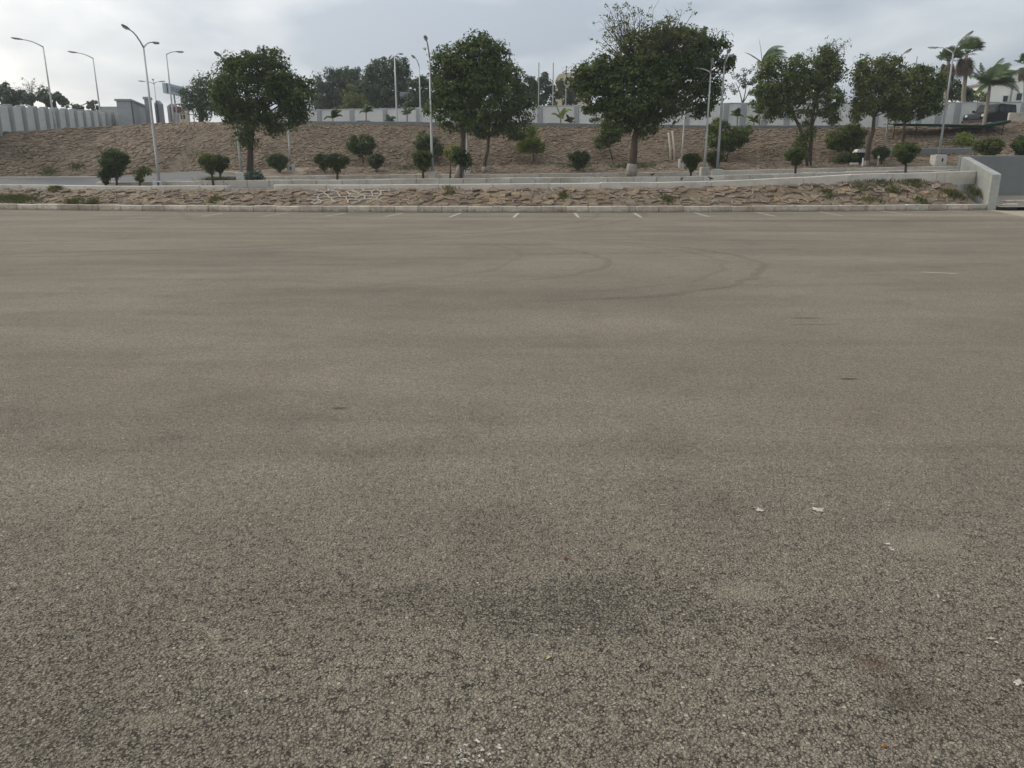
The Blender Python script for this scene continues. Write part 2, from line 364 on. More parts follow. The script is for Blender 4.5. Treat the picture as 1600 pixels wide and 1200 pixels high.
M['stone_slope'] = mat_stone('brown_stone', [(0.130, 0.096, 0.069), (0.190, 0.142, 0.100), (0.155, 0.118, 0.086), (0.23, 0.172, 0.118)])
M['stone_part'] = mat_stone('brown_stone_single', [(0.130, 0.096, 0.069), (0.190, 0.142, 0.100), (0.155, 0.118, 0.086), (0.23, 0.172, 0.118)], False)
M['terrace'] = mat_plain('terrace_ground', (0.20, 0.175, 0.14), 0.95, 0.25, 0.5)
M['wall_panel'] = mat_concrete('wall_panel_paint', (0.60, 0.605, 0.575), (0.49, 0.495, 0.47), None, 0.22, 0.05)
M['wall_post'] = mat_plain('wall_post_paint', (0.29, 0.30, 0.30), 0.85, 0.08, 1.0)
M['wall_grey'] = mat_concrete('grey_render', (0.37, 0.385, 0.385), (0.28, 0.295, 0.30), None, 0.25, 0.03)
M['gate_pillar'] = mat_plain('pillar_render', (0.27, 0.285, 0.30), 0.9, 0.1, 1.0)
M['slate'] = mat_plain('dark_slate', (0.09, 0.10, 0.105), 0.8, 0.1, 1.0)
M['pole'] = mat_plain('galvanised_pole', (0.46, 0.465, 0.45), 0.55, 0.06, 1.0, 0.4, 0.25)
M['pole_grey'] = mat_plain('dull_grey_pole', (0.30, 0.31, 0.31), 0.6, 0.06, 1.0, 0.4, 0.2)
M['lamp_head'] = mat_plain('lamp_head', (0.22, 0.23, 0.23), 0.5, 0.05, 1.0, 0.5)
M['lamp_glass'] = mat_plain('lamp_lens', (0.5, 0.52, 0.52), 0.25, 0.02, 1.0, 0.5)
M['hatch'] = mat_plain('hatch_black', (0.03, 0.03, 0.032), 0.7)
M['bark'] = mat_bark('bark', (0.055, 0.042, 0.032), (0.12, 0.095, 0.075))
M['bark_pale'] = mat_bark('pale_bark', (0.19, 0.165, 0.13), (0.32, 0.28, 0.22))
M['limewash'] = mat_concrete('limewash', (0.36, 0.33, 0.29), (0.20, 0.17, 0.14), None, 0.6, 0.05)
M['leaf_dark'] = mat_leaf('neem_leaf', (0.034, 0.052, 0.013), (0.088, 0.124, 0.030), 0.32, (0.15, 0.185, 0.045))
M['leaf_mid'] = mat_leaf('mid_leaf', (0.046, 0.066, 0.016), (0.118, 0.148, 0.036), 0.34, (0.18, 0.205, 0.05))
M['leaf_olive'] = mat_leaf('olive_leaf', (0.062, 0.078, 0.020), (0.135, 0.152, 0.042), 0.32, (0.21, 0.215, 0.06))
M['leaf_yellow'] = mat_leaf('yellow_green_leaf', (0.11, 0.145, 0.028), (0.22, 0.255, 0.05), 0.36, (0.31, 0.32, 0.07))
M['leaf_topiary'] = mat_leaf('topiary_leaf', (0.028, 0.044, 0.011), (0.072, 0.102, 0.023), 0.28, (0.135, 0.16, 0.04))
M['leaf_far'] = mat_leaf('far_leaf', (0.036, 0.056, 0.030), (0.072, 0.100, 0.052), 0.25)
M['leaf_hazy'] = mat_leaf('hazy_leaf', (0.06, 0.085, 0.07), (0.10, 0.13, 0.10), 0.25)
M['palm'] = mat_leaf('palm_leaf', (0.055, 0.085, 0.035), (0.10, 0.14, 0.06), 0.25, (0.16, 0.19, 0.09))
M['palm_dead'] = mat_leaf('dead_palm_leaf', (0.11, 0.085, 0.06), (0.19, 0.15, 0.11), 0.15)
M['grass'] = mat_leaf('grass_blade', (0.065, 0.075, 0.028), (0.135, 0.135, 0.055), 0.25, (0.28, 0.23, 0.12))
M['white_paint'] = None
def mat_paint():
    t = NT('worn_road_paint'); p = t.pos()
    n1 = t.noise(p, 45, 5, 0.7); c = t.mix(t.rng(n1, 0.38, 0.62), (0.24, 0.21, 0.17), (0.52, 0.485, 0.42))
    t.bsdf(c, 0.8, 0.2, t.bump(n1, 0.6, 0.004)); return t.m
M['white_paint'] = mat_paint()
M['dust_patch'] = mat_plain('dust_patch', (0.30, 0.26, 0.195), 0.95, 0.2, 20, bump=0.004)
M['house_white'] = mat_plain('white_render', (0.74, 0.73, 0.66), 0.9, 0.08, 0.5)
M['house_beige'] = mat_plain('beige_render', (0.52, 0.43, 0.30), 0.9, 0.08, 0.5)
M['house_olive'] = mat_plain('olive_render', (0.20, 0.21, 0.15), 0.9, 0.1, 0.5)
M['roof_grey'] = mat_plain('grey_roof', (0.20, 0.22, 0.24), 0.8, 0.1, 0.5)
M['glass_dark'] = mat_plain('dark_window', (0.03, 0.033, 0.035), 0.2, 0.05, 1.0, 0.5)
M['frame_white'] = mat_plain('white_frame', (0.65, 0.65, 0.62), 0.6, 0.05)
M['sign_blue'] = mat_plain('sign_blue', (0.24, 0.31, 0.40), 0.5, 0.12, 1.5)
M['sign_face'] = mat_plain('sign_pale', (0.44, 0.49, 0.52), 0.5, 0.08, 0.8)
M['car_black'] = mat_plain('black_car_paint', (0.008, 0.009, 0.010), 0.35, 0.05, 1.0, 0.12)
M['car_glass'] = mat_plain('car_glass', (0.010, 0.012, 0.014), 0.15, 0.02, 1.0, 0.2)
M['chrome'] = mat_plain('chrome', (0.65, 0.65, 0.65), 0.2, 0.02, 1.0, 0.5, 0.9)
M['rubber'] = mat_plain('rubber', (0.02, 0.02, 0.02), 0.9)
M['net_green'] = mat_plain('green_shade_net', (0.004, 0.024, 0.016), 0.95, 0.2, 2.0)
M['rust_post'] = mat_plain('rusty_post', (0.05, 0.038, 0.03), 0.8, 0.2, 4.0)
M['timber'] = mat_bark('pale_timber', (0.22, 0.19, 0.145), (0.36, 0.32, 0.26))
M['feather'] = mat_plain('black_feather', (0.012, 0.012, 0.014), 0.5)
M['red'] = mat_plain('dull_red', (0.14, 0.06, 0.05), 0.8, 0.2, 2.0)
M['cream'] = mat_plain('cream_cloth', (0.62, 0.50, 0.32), 0.9, 0.1, 1.0)
M['brick_red'] = mat_plain('brick_chip', (0.20, 0.085, 0.06), 0.9, 0.2, 30.0)
M['amber'] = mat_plain('amber_chip', (0.26, 0.12, 0.04), 0.6, 0.2, 30.0)
M['dead_leaf'] = mat_plain('dead_leaf', (0.38, 0.31, 0.15), 0.7, 0.2, 30.0)
M['bin'] = mat_plain('bin_black', (0.02, 0.022, 0.022), 0.5)
M['blue_wall'] = mat_plain('blue_grey_wall', (0.19, 0.20, 0.195), 0.9, 0.12, 0.8)
M['steel'] = mat_plain('dull_steel', (0.20, 0.205, 0.21), 0.6, 0.1, 1.0, 0.4, 0.3)
M['clay'] = mat_plain('terracotta', (0.22, 0.13, 0.09), 0.9, 0.1, 3.0)

# ------------------------------------------------------------------ terrain lines
L_kerb0 = Line([(X, 32.6 + curv(X), 0.0) for X in XS])
L_foot = Line([(X, 32.84 + curv(X), 0.22) for X in XS])
V_s1 = [(-500, 295), (0, 295.6), (200, 297.5), (480, 296.5), (800, 295), (1040, 294), (1150, 292), (1320, 286), (1450, 284.5), (1520, 284), (2100, 283)]
L_s1 = pix_line(V_s1, 35.15)
V_b = [(-500, 287.5), (0, 288), (200, 290.6), (480, 288.5), (800, 286.4), (1040, 284.3), (1150, 281.5), (1250, 277), (1320, 272.5), (1450, 269), (1520, 267), (2100, 266)]
L_beam = pix_line(V_b, 35.2)
L_rd0 = Line([(X, L_beam.Y(X) + 0.3, L_beam.Z(X) - 0.2) for X in XS])
L_rd1 = Line([(X, L_beam.Y(X) + 4.8, L_beam.Z(X) - 0.17) for X in XS])
L_k3 = pix_line3([(405, 276, 50.2), (480, 274, 50), (640, 272.5, 50), (800, 271.5, 50), (1040, 268.5, 50), (1150, 266, 50), (1320, 262, 50), (1500, 259, 50), (1700, 258, 50), (2200, 257, 50)])
_far = [tuple(at(u, v, Y)) for u, v, Y in ((-500, 280, 44.5), (0, 278, 46), (150, 277, 47), (200, 274, 48), (270, 269.5, 50), (330, 268, 50.5))]
L_rd2 = Line(_far + [(X, L_k3.Y(X), L_k3.Z(X) - 0.3) for X in (-14.5, -10, -5, 0, 5, 10, 15, 20, 25, 30, 40, 62)])
L_bed0 = Line([(x, y + 0.02, z + 0.02) for x, y, z in _far] + [(X, L_k3.Y(X) + 0.25, L_k3.Z(X) - 0.03) for X in (-14.5, -10, -5, 0, 5, 10, 15, 20, 25, 30, 40, 62)])
L_sf = pix_line3([(-500, 279, 44.9), (0, 276.7, 46.4), (150, 275.7, 47.4), (200, 273, 48.4), (270, 268.5, 50.4), (330, 267, 50.9), (400, 265.5, 51.3), (440, 262, 52.6), (550, 260.5, 53), (680, 260, 53), (800, 257.5, 53), (1000, 256, 53), (1200, 252, 53), (1320, 250, 53), (1400, 246, 53), (1510, 243, 53), (1600, 240, 53), (2200, 238, 53)])
L_st = pix_line3([(-500, 217, 49), (0, 207, 51), (100, 200.5, 54), (185, 197, 57), (250, 192.5, 58), (300, 190.5, 58), (480, 193.5, 57.5), (800, 196, 57.5), (1130, 200.5, 57.5), (1330, 200, 57.5), (1440, 197, 57.5), (1530, 192, 57.5), (1600, 190, 57.5), (2200, 188, 57.5)])
def smooth01(t): t = max(0, min(1, t)); return t * t * (3 - 2 * t)
L_t1 = Line([(X, L_st.Y(X) + 1.6, (lambda k: (L_st.Z(X) + 0.03) * (1 - k) + (4.45 + .3 * smooth01((X - 26) / 5)) * k)(smooth01((X + 24) / 8))) for X in XS])
L_t2 = Line([(X, 78.0, 5.85 * (1 - smooth01((X + 30) / 12)) + (4.45 + .3 * smooth01((X - 26) / 5)) * smooth01((X + 30) / 12)) for X in XS])
L_t3 = Line([(X, 700.0, L_t2.Z(X)) for X in XS])
GROUND = [L_kerb0, L_foot, L_s1, L_rd0, L_rd1, L_rd2, L_bed0, L_sf, L_st, L_t1, L_t2, L_t3]
def ground(X, Y):
    if Y <= L_kerb0.Y(X): return 0.0
    for a, b in zip(GROUND[:-1], GROUND[1:]):
        ya, yb = a.Y(X), b.Y(X)
        if ya <= Y <= yb: return a.Z(X) + (b.Z(X) - a.Z(X)) * (Y - ya) / max(yb - ya, 1e-6)
    return GROUND[-1].Z(X)
# median island stands on the road
V_k2 = [(140, 284.2), (250, 283.6), (300, 282), (480, 281), (800, 277.6), (1040, 276), (1320, 269), (1500, 265), (2100, 263)]
L_k2 = pix_line(V_k2, 40.0)
X_MED0 = atc(151, 284, 40).x
def median_z(X): return L_k2.Z(X) - 0.02
def place(u, Y, sink=0.0):
    """point on the terrain seen in column u at distance Y"""
    z = 1.6
    for _ in range(4):
        X = xat(u, Y, z); z = ground(X, Y)
        y0 = L_k2.Y(X)
        if X > X_MED0 + 0.1 and y0 + 0.05 <= Y <= y0 + 3.4: z = median_z(X)
    return Vector((xat(u, Y, z), Y, z - sink))
def sheet(name, lines, mat, nt=1, xs=XS):
    m = MB(); rows = []
    for i in range(len(lines) - 1):
        for k in range(nt if i < len(lines) - 2 else nt + 1):
            rows.append((lines[i], lines[i + 1], k / nt))
    n = len(xs); vs = [a.P(X).lerp(b.P(X), t) for a, b, t in rows for X in xs]
    fs = [(r * n + i, r * n + i + 1, (r + 1) * n + i + 1, (r + 1) * n + i) for r in range(len(rows) - 1) for i in range(n - 1)]
    return m.add(vs, fs).build(name, mat)

# ------------------------------------------------------------------ the setting
base = MB().add([(-1500, -1500, -0.3), (1500, -1500, -0.3), (1500, 40, -0.3), (-1500, 40, -0.3)], [(0, 1, 2, 3)]).build('ground', M['terrace']); struct(base)
m = MB(); n = len(XS)
vs = [Vector((X, y, 0)) for y in (-60, 0, 10) for X in XS] + [L_kerb0.P(X) for X in XS]
m.add(vs, [(r * n + i, r * n + i + 1, (r + 1) * n + i + 1, (r + 1) * n + i) for r in range(3) for i in range(n - 1)])
lot = m.build('parking_lot', M['asphalt']); struct(lot)
XL = [X for X in XS if X <= 20] + [20.75]
emb = sheet('lower_embankment', [L_foot, L_s1.shift(0.1, -0.02)], M['mortar'], 4, XL); struct(emb)
verge = sheet('verge', [L_s1.shift(0.05, -0.03), L_rd0.shift(0, 0)], M['soil_dry'], 1, XL + [21.4]); struct(verge)
road = sheet('road', [L_rd0, L_rd1, L_rd2], M['road'], 2, XL + [21.4, 22.6]); struct(road)
struct(sheet('road', [Line([(X, 42.4, L_rd1.Z(X)) for X in XS]), L_rd2], M['road'], 1, [22.6] + [X for X in XS if X > 22.7]))
bed = sheet('planting_bed', [L_rd2, L_bed0, L_sf], M['soil_dry'], 3); struct(bed)
slope = sheet('stone_embankment', [L_sf, L_st], M['mortar'], 6); struct(slope)
ter = sheet('terrace', [L_st, L_t1, L_t2, L_t3], M['terrace']); struct(ter)
far = MB().add([(-1500, 699, 4.3), (1500, 699, 4.3), (1500, 2500, 4.3), (-1500, 2500, 4.3), (-1500, 78, 4.3), (-62, 78, 4.3), (-62, 699, 4.3), (-1500, 699, 4.3), (62, 78, 4.3), (1500, 78, 4.3), (1500, 699, 4.3), (62, 699, 4.3)], [(0, 1, 2, 3), (4, 5, 6, 7), (8, 9, 10, 11)]).build('terrain', M['terrace']); struct(far)

# kerbs in separate stones
def kerb_row(parent, line, x0, x1, length, width, drop, mat, name='kerb_stone', skip=(), rs=1, bev=0.025, hgt=None):
    rr = random.Random(rs); X = x0
    while X < x1:
        l = length * rr.uniform(0.93, 1.07); a, b = X, min(X + l, x1); X += l
        if any(s0 < (a + b) / 2 < s1 for s0, s1 in skip): continue
        A, B = line.P(a), line.P(b); d = B - A; L_ = d.length - 0.012
        h = drop if hgt is None else hgt((a + b) / 2)
        mb = MB().cbox((0, 0, 0), (L_, width, h), bev)
        o = mb.build(name, mat, parent)
        o.location = (A + B) / 2 + Vector((0, width / 2, -h / 2 + rr.uniform(-0.014, 0.010)))
        o.rotation_euler = (rr.uniform(-.012, .012), -math.atan2(d.z, math.hypot(d.x, d.y)) + rr.uniform(-.006, .006), math.atan2(d.y, d.x) + rr.uniform(-.009, .009))
def kerb_run(name, mat):
    o = bpy.data.objects.new(name, None); COL.objects.link(o); struct(o); return o
k = kerb_run('parking_kerb', M['kerb']); kx1 = on_ground(1567, 326).x
kerb_row(k, Line([(X, L_kerb0.Y(X), 0.262) for X in XS]), -40, kx1, 1.0, 0.22, 0.36, M['kerb'], rs=3)
g0, g1 = atc(356, 290, 35.2).x, atc(427, 290, 35.2).x
k = kerb_run('lower_road_kerb', M['beam'])
kerb_row(k, L_beam, -45, g0, 2.4, 0.26, 0.30, M['beam'], 'kerb_beam', rs=4)
xm = atc(1180, 280, 35.2).x
kerb_row(k, L_beam, g1, xm, 2.4, 0.26, 0.30, M['beam'], 'kerb_beam', rs=5)
kerb_row(k, L_beam, xm, 22.0, 2.2, 0.26, 0.5, M['beam'], 'kerb_beam', rs=6, hgt=lambda X: L_beam.Z(X) - L_s1.Z(X) + 0.12)
# median island: kerb ring and dry soil
med = sheet('median', [L_k2.shift(0.15, -0.03), L_k2.shift(3.3, -0.03)], M['soil_dry'], 2, [X_MED0 + 0.1 + (62 - X_MED0) * i / 70 for i in range(71)]); struct(med)
k = kerb_run('median_kerb', M['kerb_grey'])
kerb_row(k, L_k2, X_MED0, 45, 1.25, 0.2, 0.45, M['kerb_grey'], rs=7)
kerb_row(k, L_k2.shift(3.3, 0), X_MED0, 45, 1.25, 0.2, 0.45, M['kerb_grey'], rs=8)
mb = MB().cbox((0, 0, 0), (0.22, 3.1, 0.45), 0.05); o = mb.build('kerb_stone', M['kerb_grey'], k); o.location = L_k2.P(X_MED0) + Vector((-0.02, 1.75, -0.23))
k = kerb_run('upper_road_kerb', M['kerb_grey'])
kerb_row(k, L_k3, atc(405, 276, 50).x - 2.3, 55, 1.6, 0.22, 0.5, M['kerb_grey'], rs=9)
lx = Line([(x, y, z + 0.07) for x, y, z in _far])
kerb_row(k, lx, _far[0][0], _far[2][0], 1.6, 0.2, 0.4, M['kerb_grey'], rs=10)
# coping along the terrace edge
k = kerb_run('terrace_coping', M['wall_post'])
kerb_row(k, L_st.shift(-0.05, 0.20), xat(405, 57.5, 5), xat(1345, 57.5, 5), 3.0, 0.3, 0.45, M['blue_wall'], 'coping_stone', rs=11)

# ------------------------------------------------------------------ rubble pitching: irregular stones bedded in mortar
def clip(poly, p, nrm):
    out = []
    for i in range(len(poly)):
        a, b = poly[i], poly[(i + 1) % len(poly)]
        da, db = (a[0] - p[0]) * nrm[0] + (a[1] - p[1]) * nrm[1], (b[0] - p[0]) * nrm[0] + (b[1] - p[1]) * nrm[1]
        if da <= 0: out.append(a)
        if (da < 0 < db) or (db < 0 < da):
            t = da / (da - db); out.append((a[0] + (b[0] - a[0]) * t, a[1] + (b[1] - a[1]) * t))
    return out
def cells(s0, s1, t1, cs, ct, seed, jit=0.42):
    """Voronoi cells of a jittered, staggered grid over [s0,s1]x[0,t1]"""
    rr = random.Random(seed); ns, nt = int((s1 - s0) / cs), max(2, int(round(t1 / ct))); cs = (s1 - s0) / ns; ct = t1 / nt
    P = {(i, j): (s0 + (i + 0.5 + (0.5 if j % 2 else 0) * 0.8 + rr.uniform(-jit, jit)) * cs, (j + 0.5 + rr.uniform(-jit, jit) * 0.9) * ct) for i in range(-2, ns + 2) for j in range(-1, nt + 1)}
    res = []
    for j in range(nt):
        for i in range(ns):
            c = P[i, j]; poly = [(c[0] - 2 * cs, c[1] - 2 * ct), (c[0] + 2 * cs, c[1] - 2 * ct), (c[0] + 2 * cs, c[1] + 2 * ct), (c[0] - 2 * cs, c[1] + 2 * ct)]
            for di in (-2, -1, 0, 1, 2):
                for dj in (-2, -1, 0, 1, 2):
                    q = P.get((i + di, j + dj))
                    if q is None or (di == 0 and dj == 0): continue
                    mid = ((c[0] + q[0]) / 2, (c[1] + q[1]) / 2); poly = clip(poly, mid, (q[0] - c[0], q[1] - c[1]))
                    if len(poly) < 3: break
                if len(poly) < 3: break
            poly = clip(poly, (0, 0.0), (0, -1)); poly = clip(poly, (0, t1), (0, 1)) if len(poly) > 2 else poly
            if len(poly) >= 3: res.append(poly)
    return res
def area(p): return 0.5 * abs(sum(p[i][0] * p[(i + 1) % len(p)][1] - p[(i + 1) % len(p)][0] * p[i][1] for i in range(len(p))))
def surf(la, lb):
    def f(s, t): return la.P(s).lerp(lb.P(s), t)
    return f
def stone_geo(poly, f, T, gap, proud, rr):
    cx = sum(p[0] for p in poly) / len(poly); cy = sum(p[1] for p in poly) / len(poly)
    # drop near-coincident corners
    pp = []
    for q in poly:
        if not pp or math.hypot(q[0] - pp[-1][0], q[1] - pp[-1][1]) > 0.05: pp.append(q)
    if len(pp) < 3: pp = poly
    size = math.sqrt(area(poly)) + 1e-4; k0 = max(0.55, 1 - 2 * gap / size); k1 = k0 * rr.uniform(0.78, 0.9)
    sh = (rr.uniform(-.06, .06) * size, rr.uniform(-.06, .06) * size)
    n = len(pp); vs = []
    c3 = f(cx, cy / T); nrm = (f(cx + .1, cy / T) - f(cx - .1, cy / T)).cross(f(cx, min(1, cy / T + .02)) - f(cx, max(0, cy / T - .02))).normalized()
    if nrm.z < 0: nrm = -nrm
    tl = (rr.uniform(-.45, .45), rr.uniform(-.45, .45))
    for ring, (kk, h) in enumerate(((k0 * 1.02, -0.08), (k0, proud * 0.45), (k1, proud))):
        for q in pp:
            a, b = (q[0] - cx) * kk, (q[1] - cy) * kk
            if ring == 2: a += sh[0]; b += sh[1]
            hh = h + (a * tl[0] + b * tl[1]) * (1 if ring else 0) * 0.35 + (rr.uniform(-.012, .012) if ring else 0)
            vs.append(f(cx + a, max(0.0, min(1.0, (cy + b) / T))) + nrm * hh)
    fs = [(r * n + i, r * n + (i + 1) % n, (r + 1) * n + (i + 1) % n, (r + 1) * n + i) for r in range(2) for i in range(n)] + [tuple(range(2 * n, 3 * n))]
    return c3, vs, fs
def pitching(parent, la, lb, s0, s1, T, cs, ct, seed, gap, proud, mat_single, mat_mass, nsingle, keep=lambda s, t: True):
    rr = random.Random(seed + 50); f = surf(la, lb); ps = [p for p in cells(s0, s1, T, cs, ct, seed) if area(p) > 0.006]
    ps = [p for p in ps if keep(sum(q[0] for q in p) / len(p), sum(q[1] for q in p) / len(p) / T)]
    ps.sort(key=lambda p: -area(p)); mass = MB()
    for i, p in enumerate(ps):
        pr = rr.uniform(*proud); c3, vs, fs = stone_geo(p, f, T, gap, pr, rr)
        if i < nsingle:
            o = MB().add([v - c3 for v in vs], fs).build('stone', mat_single, parent); o.location = c3
        else: mass.add(vs, fs)
    if mass.f:
        o = mass.build('rubble_stones', mat_mass, parent); o['kind'] = 'stuff'
    return ps
rr0 = random.Random(5)
def wing_x(t): return 20.2 + t * 0.5
xl, xr = -25.0, on_ground(1540, 322).x
pa, pb = atc(488, 305, 34).x, atc(590, 305, 34).x      # freshly pointed patch
def keep_near(s, t): return not (pa < s < pb) and rr0.random() > 0.12 and s < wing_x(t)
psn = pitching(emb, L_foot.shift(0.02, 0), L_s1, xl, xr, 2.4, 0.42, 0.34, 21, 0.022, (0.0, 0.085), M['stone_near'], M['stone_slope'], 300, keep_near)
# patch whose mortar joints stand up pale between the stones
f = surf(L_foot.shift(0.02, 0), L_s1); rib = MB(); rr1 = random.Random(8)
pat = [p for p in cells(pa, pb, 2.4, 0.42, 0.40, 33) if area(p) > 0.01]
for p in pat:
    if sum(q[1] for q in p) / len(p) < 0.45 and rr1.random() < 0.6: continue
    c3, vs, fs = stone_geo(p, f, 2.4, 0.05, rr1.uniform(0.0, 0.03), rr1)
    o = MB().add([v - c3 for v in vs], fs).build('stone', M['stone_near'], emb); o.location = c3
    if rr1.random() < 0.85:
        for i in range(len(p)):
            a, b = p[i], p[(i + 1) % len(p)]
            if min(a[1], b[1]) < 0.25 or rr1.random() < 0.12: continue
            rib.tube([f(a[0], a[1] / 2.4) + Vector((0, -.02, .03)), f((a[0] + b[0]) / 2, (a[1] + b[1]) / 4.8) + Vector((0, -.03, .045)), f(b[0], b[1] / 2.4) + Vector((0, -.02, .03))], [0.024, 0.030, 0.024], 5)
o = rib.build('mortar_ribs', M['mortar_pale'], emb)
# weathered ridges of old pointing elsewhere
rib = MB()
for p in psn:
    s = sum(q[0] for q in p) / len(p)
    pr = 0.62 if s < pa else 0.30
    if rr1.random() > pr: continue
    for i in range(len(p)):
        a, b = p[i], p[(i + 1) % len(p)]
        if rr1.random() < 0.35 or min(a[1], b[1]) < 0.1: continue
        rib.tube([f(a[0], a[1] / 2.4) + Vector((0, -.02, .04)), f((a[0] + b[0]) / 2, (a[1] + b[1]) / 4.8) + Vector((0, -.03, .06)), f(b[0], b[1] / 2.4) + Vector((0, -.02, .04))], [0.018, 0.028, 0.018], 5)
o = rib.build('old_mortar_ribs', mat_plain('old_mortar', (0.30, 0.245, 0.19), 0.95, 0.25, 4.0, bump=0.02), emb)
# the great slope
pitching(slope, L_sf, L_st, -42, 42, 5.9, 0.29, 0.20, 41, 0.015, (0.0, 0.075), M['stone_part'], M['stone_slope'], 300)
pitching(bed, L_bed0.shift(0, 0), L_sf, -13.5, 40, 2.7, 0.42, 0.34, 51, 0.03, (0.005, 0.05), M['stone_part'], M['stone_slope'], 0, lambda s, t: True)

# ------------------------------------------------------------------ retaining walls at the right, slab, drain
wn, wf = at(1551, 272, 34.9), at(1503, 245, 41.5)
th = 0.34
def wing():
    d = (wf - wn); d2 = Vector((d.x, d.y, 0)).normalized(); nrm = Vector((d2.y, -d2.x, 0))
    if nrm.x < 0: nrm = -nrm
    A, B = Vector((wn.x, wn.y, 0)), Vector((wf.x, wf.y, 0))
    ps = [A, A + nrm * th, B + nrm * th, B]
    tops = [wn.z, wn.z, wf.z, wf.z]
    m = MB(); vs = [p + Vector((0, 0, -0.1)) for p in ps] + [p + Vector((0, 0, z - 0.03)) for p, z in zip(ps, tops)]
    c = (ps[0] + ps[1] + ps[2] + ps[3]) / 4
    vs += [p + (c - p).normalized() * 0.035 + Vector((0, 0, z)) for p, z in zip(ps, tops)]
    m.add(vs, [(3, 2, 1, 0)] + [(j * 4 + i, j * 4 + (i + 1) % 4, j * 4 + 4 + (i + 1) % 4, j * 4 + 4 + i) for j in range(2) for i in range(4)] + [(8, 9, 10, 11)])
    return m.build('wing_wall', M['wing'], origin=A)
tag(wing(), 'pale concrete wing wall with sloping top ending at the parking kerb', 'wall')
bw0 = Vector((wf.x + 0.25, 42.0, 0.2)); bwz = zat(243, 42.0)
o = MB().cbox((bw0.x + 11, 42.15, (0.2 + bwz) / 2), (22, 0.3, bwz - 0.2), 0.03).build('retaining_wall', M['blue_wall'], origin=(bw0.x, 42, 0.2))
tag(o, 'dark grey concrete retaining wall behind the pale wing wall', 'wall')
apron = MB(); ax0, ax1 = wn.x + 0.2, wn.x + 24
apron.add([(ax0, 34.3, 0.16), (ax1, 34.3, 0.16), (ax1, 42, 0.45), (wf.x + .2, 42, 0.45)], [(0, 1, 2, 3)]); struct(apron.build('ramp_apron', M['terrace']))
pv = MB().add([on_ground(1530, 325.5, .004), on_ground(1900, 324, .004), on_ground(1900, 345, .004), on_ground(1600, 339, .004)], [(0, 3, 2, 1)]); struct(pv.build('concrete_pavement', M['dust_patch']))
c = on_ground(1543, 326.5); o = MB().cbox((0, 0, 0.05), (2.3, 0.8, 0.12), 0.02).build('drain_slab', M['kerb_grey']); o.location = (c.x, c.y + .1, 0.02); tag(o, 'low flat concrete slab lying against the kerb by the wing wall', 'slab')
c = on_ground(1600, 325); o = MB().cbox((0, 0, 0.17), (1.7, 0.5, 0.36), 0.03).build('kerb_block', M['kerb']); o.location = (c.x, c.y + .3, 0); tag(o, 'tan concrete block at the right picture edge in front of the retaining wall', 'block')
# low blue-grey wall at the foot of the slope
a, b = place(1392, 53.3), place(1522, 53.3); z1 = zat(231.5, 53.3)
o = MB().cbox(((a.x + b.x) / 2, 53.4, (a.z - .5 + z1) / 2), (b.x - a.x, 0.3, z1 - a.z + .5), 0.03).build('low_wall', M['blue_wall'], origin=(a.x, 53.4, a.z)); tag(o, 'low blue-grey concrete wall at the foot of the slope behind a lamp block', 'wall')
a, b = at(1578, 176, 58.8), at(1680, 176, 58.8)
o = MB().cbox(((a.x + b.x) / 2, 58.9, a.z - .75), (b.x - a.x, 0.25, 1.5), 0.03).build('low_wall', M['kerb'], origin=(a.x, 58.9, a.z - 1.5)); tag(o, 'low beige wall right of the black car on the terrace', 'wall')

# ------------------------------------------------------------------ painted markings on the lot (parts of the lot)
def strip(name, a, b, wd, mat, z=0.004, parent=lot):
    d = (b - a); n_ = Vector((-d.y, d.x, 0)).normalized() * wd / 2; m = MB(); k = 6; rr = random.Random(int(a.x * 1000))
    L_, R_ = [], []
    for i in range(k + 1):
        p = a.lerp(b, i / k); L_.append(p + n_ * rr.uniform(.8, 1.1)); R_.append(p - n_ * rr.uniform(.8, 1.1))
    vs = [Vector((p.x, p.y, z)) for p in L_ + R_]
    m.add(vs, [(i, k + 1 + i, k + 2 + i, i + 1) for i in range(k)]); return m.build(name, mat, parent)
for (u0, v0, u1, v1) in ((347, 333.3, 315.5, 338), (450, 333, 410, 338), (539.5, 333, 508, 338), (630.5, 333, 602.5, 338.5), (720, 332.8, 702, 339.5), (810, 333, 802, 340), (898, 333, 904, 340), (991, 333, 1002, 340), (1084.6, 332.4, 1106.5, 338.5), (1182.6, 332, 1211.5, 338), (1280, 331, 1316.5, 337), (1374, 329.5, 1425, 335.5), (1472, 328.5, 1535, 334)):
    strip('bay_line', on_ground(u0, v0), on_ground(u1, v1), 0.11, M['white_paint'])
strip('faded_line', on_ground(1350, 407), on_ground(1402, 409), 0.09, M['dust_patch']); strip('faded_line', on_ground(1440, 425.5), on_ground(1496, 428), 0.12, M['dust_patch'])
strip('faded_line', on_ground(198, 341), on_ground(240, 340), 0.2, M['dust_patch'])
def fleck(u, v, wu, hv, mat, seed, name='paint_fleck', skew=0.3, n_=19):
    rr = random.Random(seed); m = MB(); vs = []
    for i in range(n_):
        th = 2 * math.pi * i / n_; r = rr.uniform(0.25, 1.0)
        du, dv = math.cos(th) * r * wu / 2, math.sin(th) * r * hv / 2
        p = on_ground(u + du + dv * skew * wu / max(hv, 1), v + dv); vs.append((p.x, p.y, 0.005))
    m.add(vs, [tuple(reversed(range(n_)))]); return m.build(name, mat, lot)
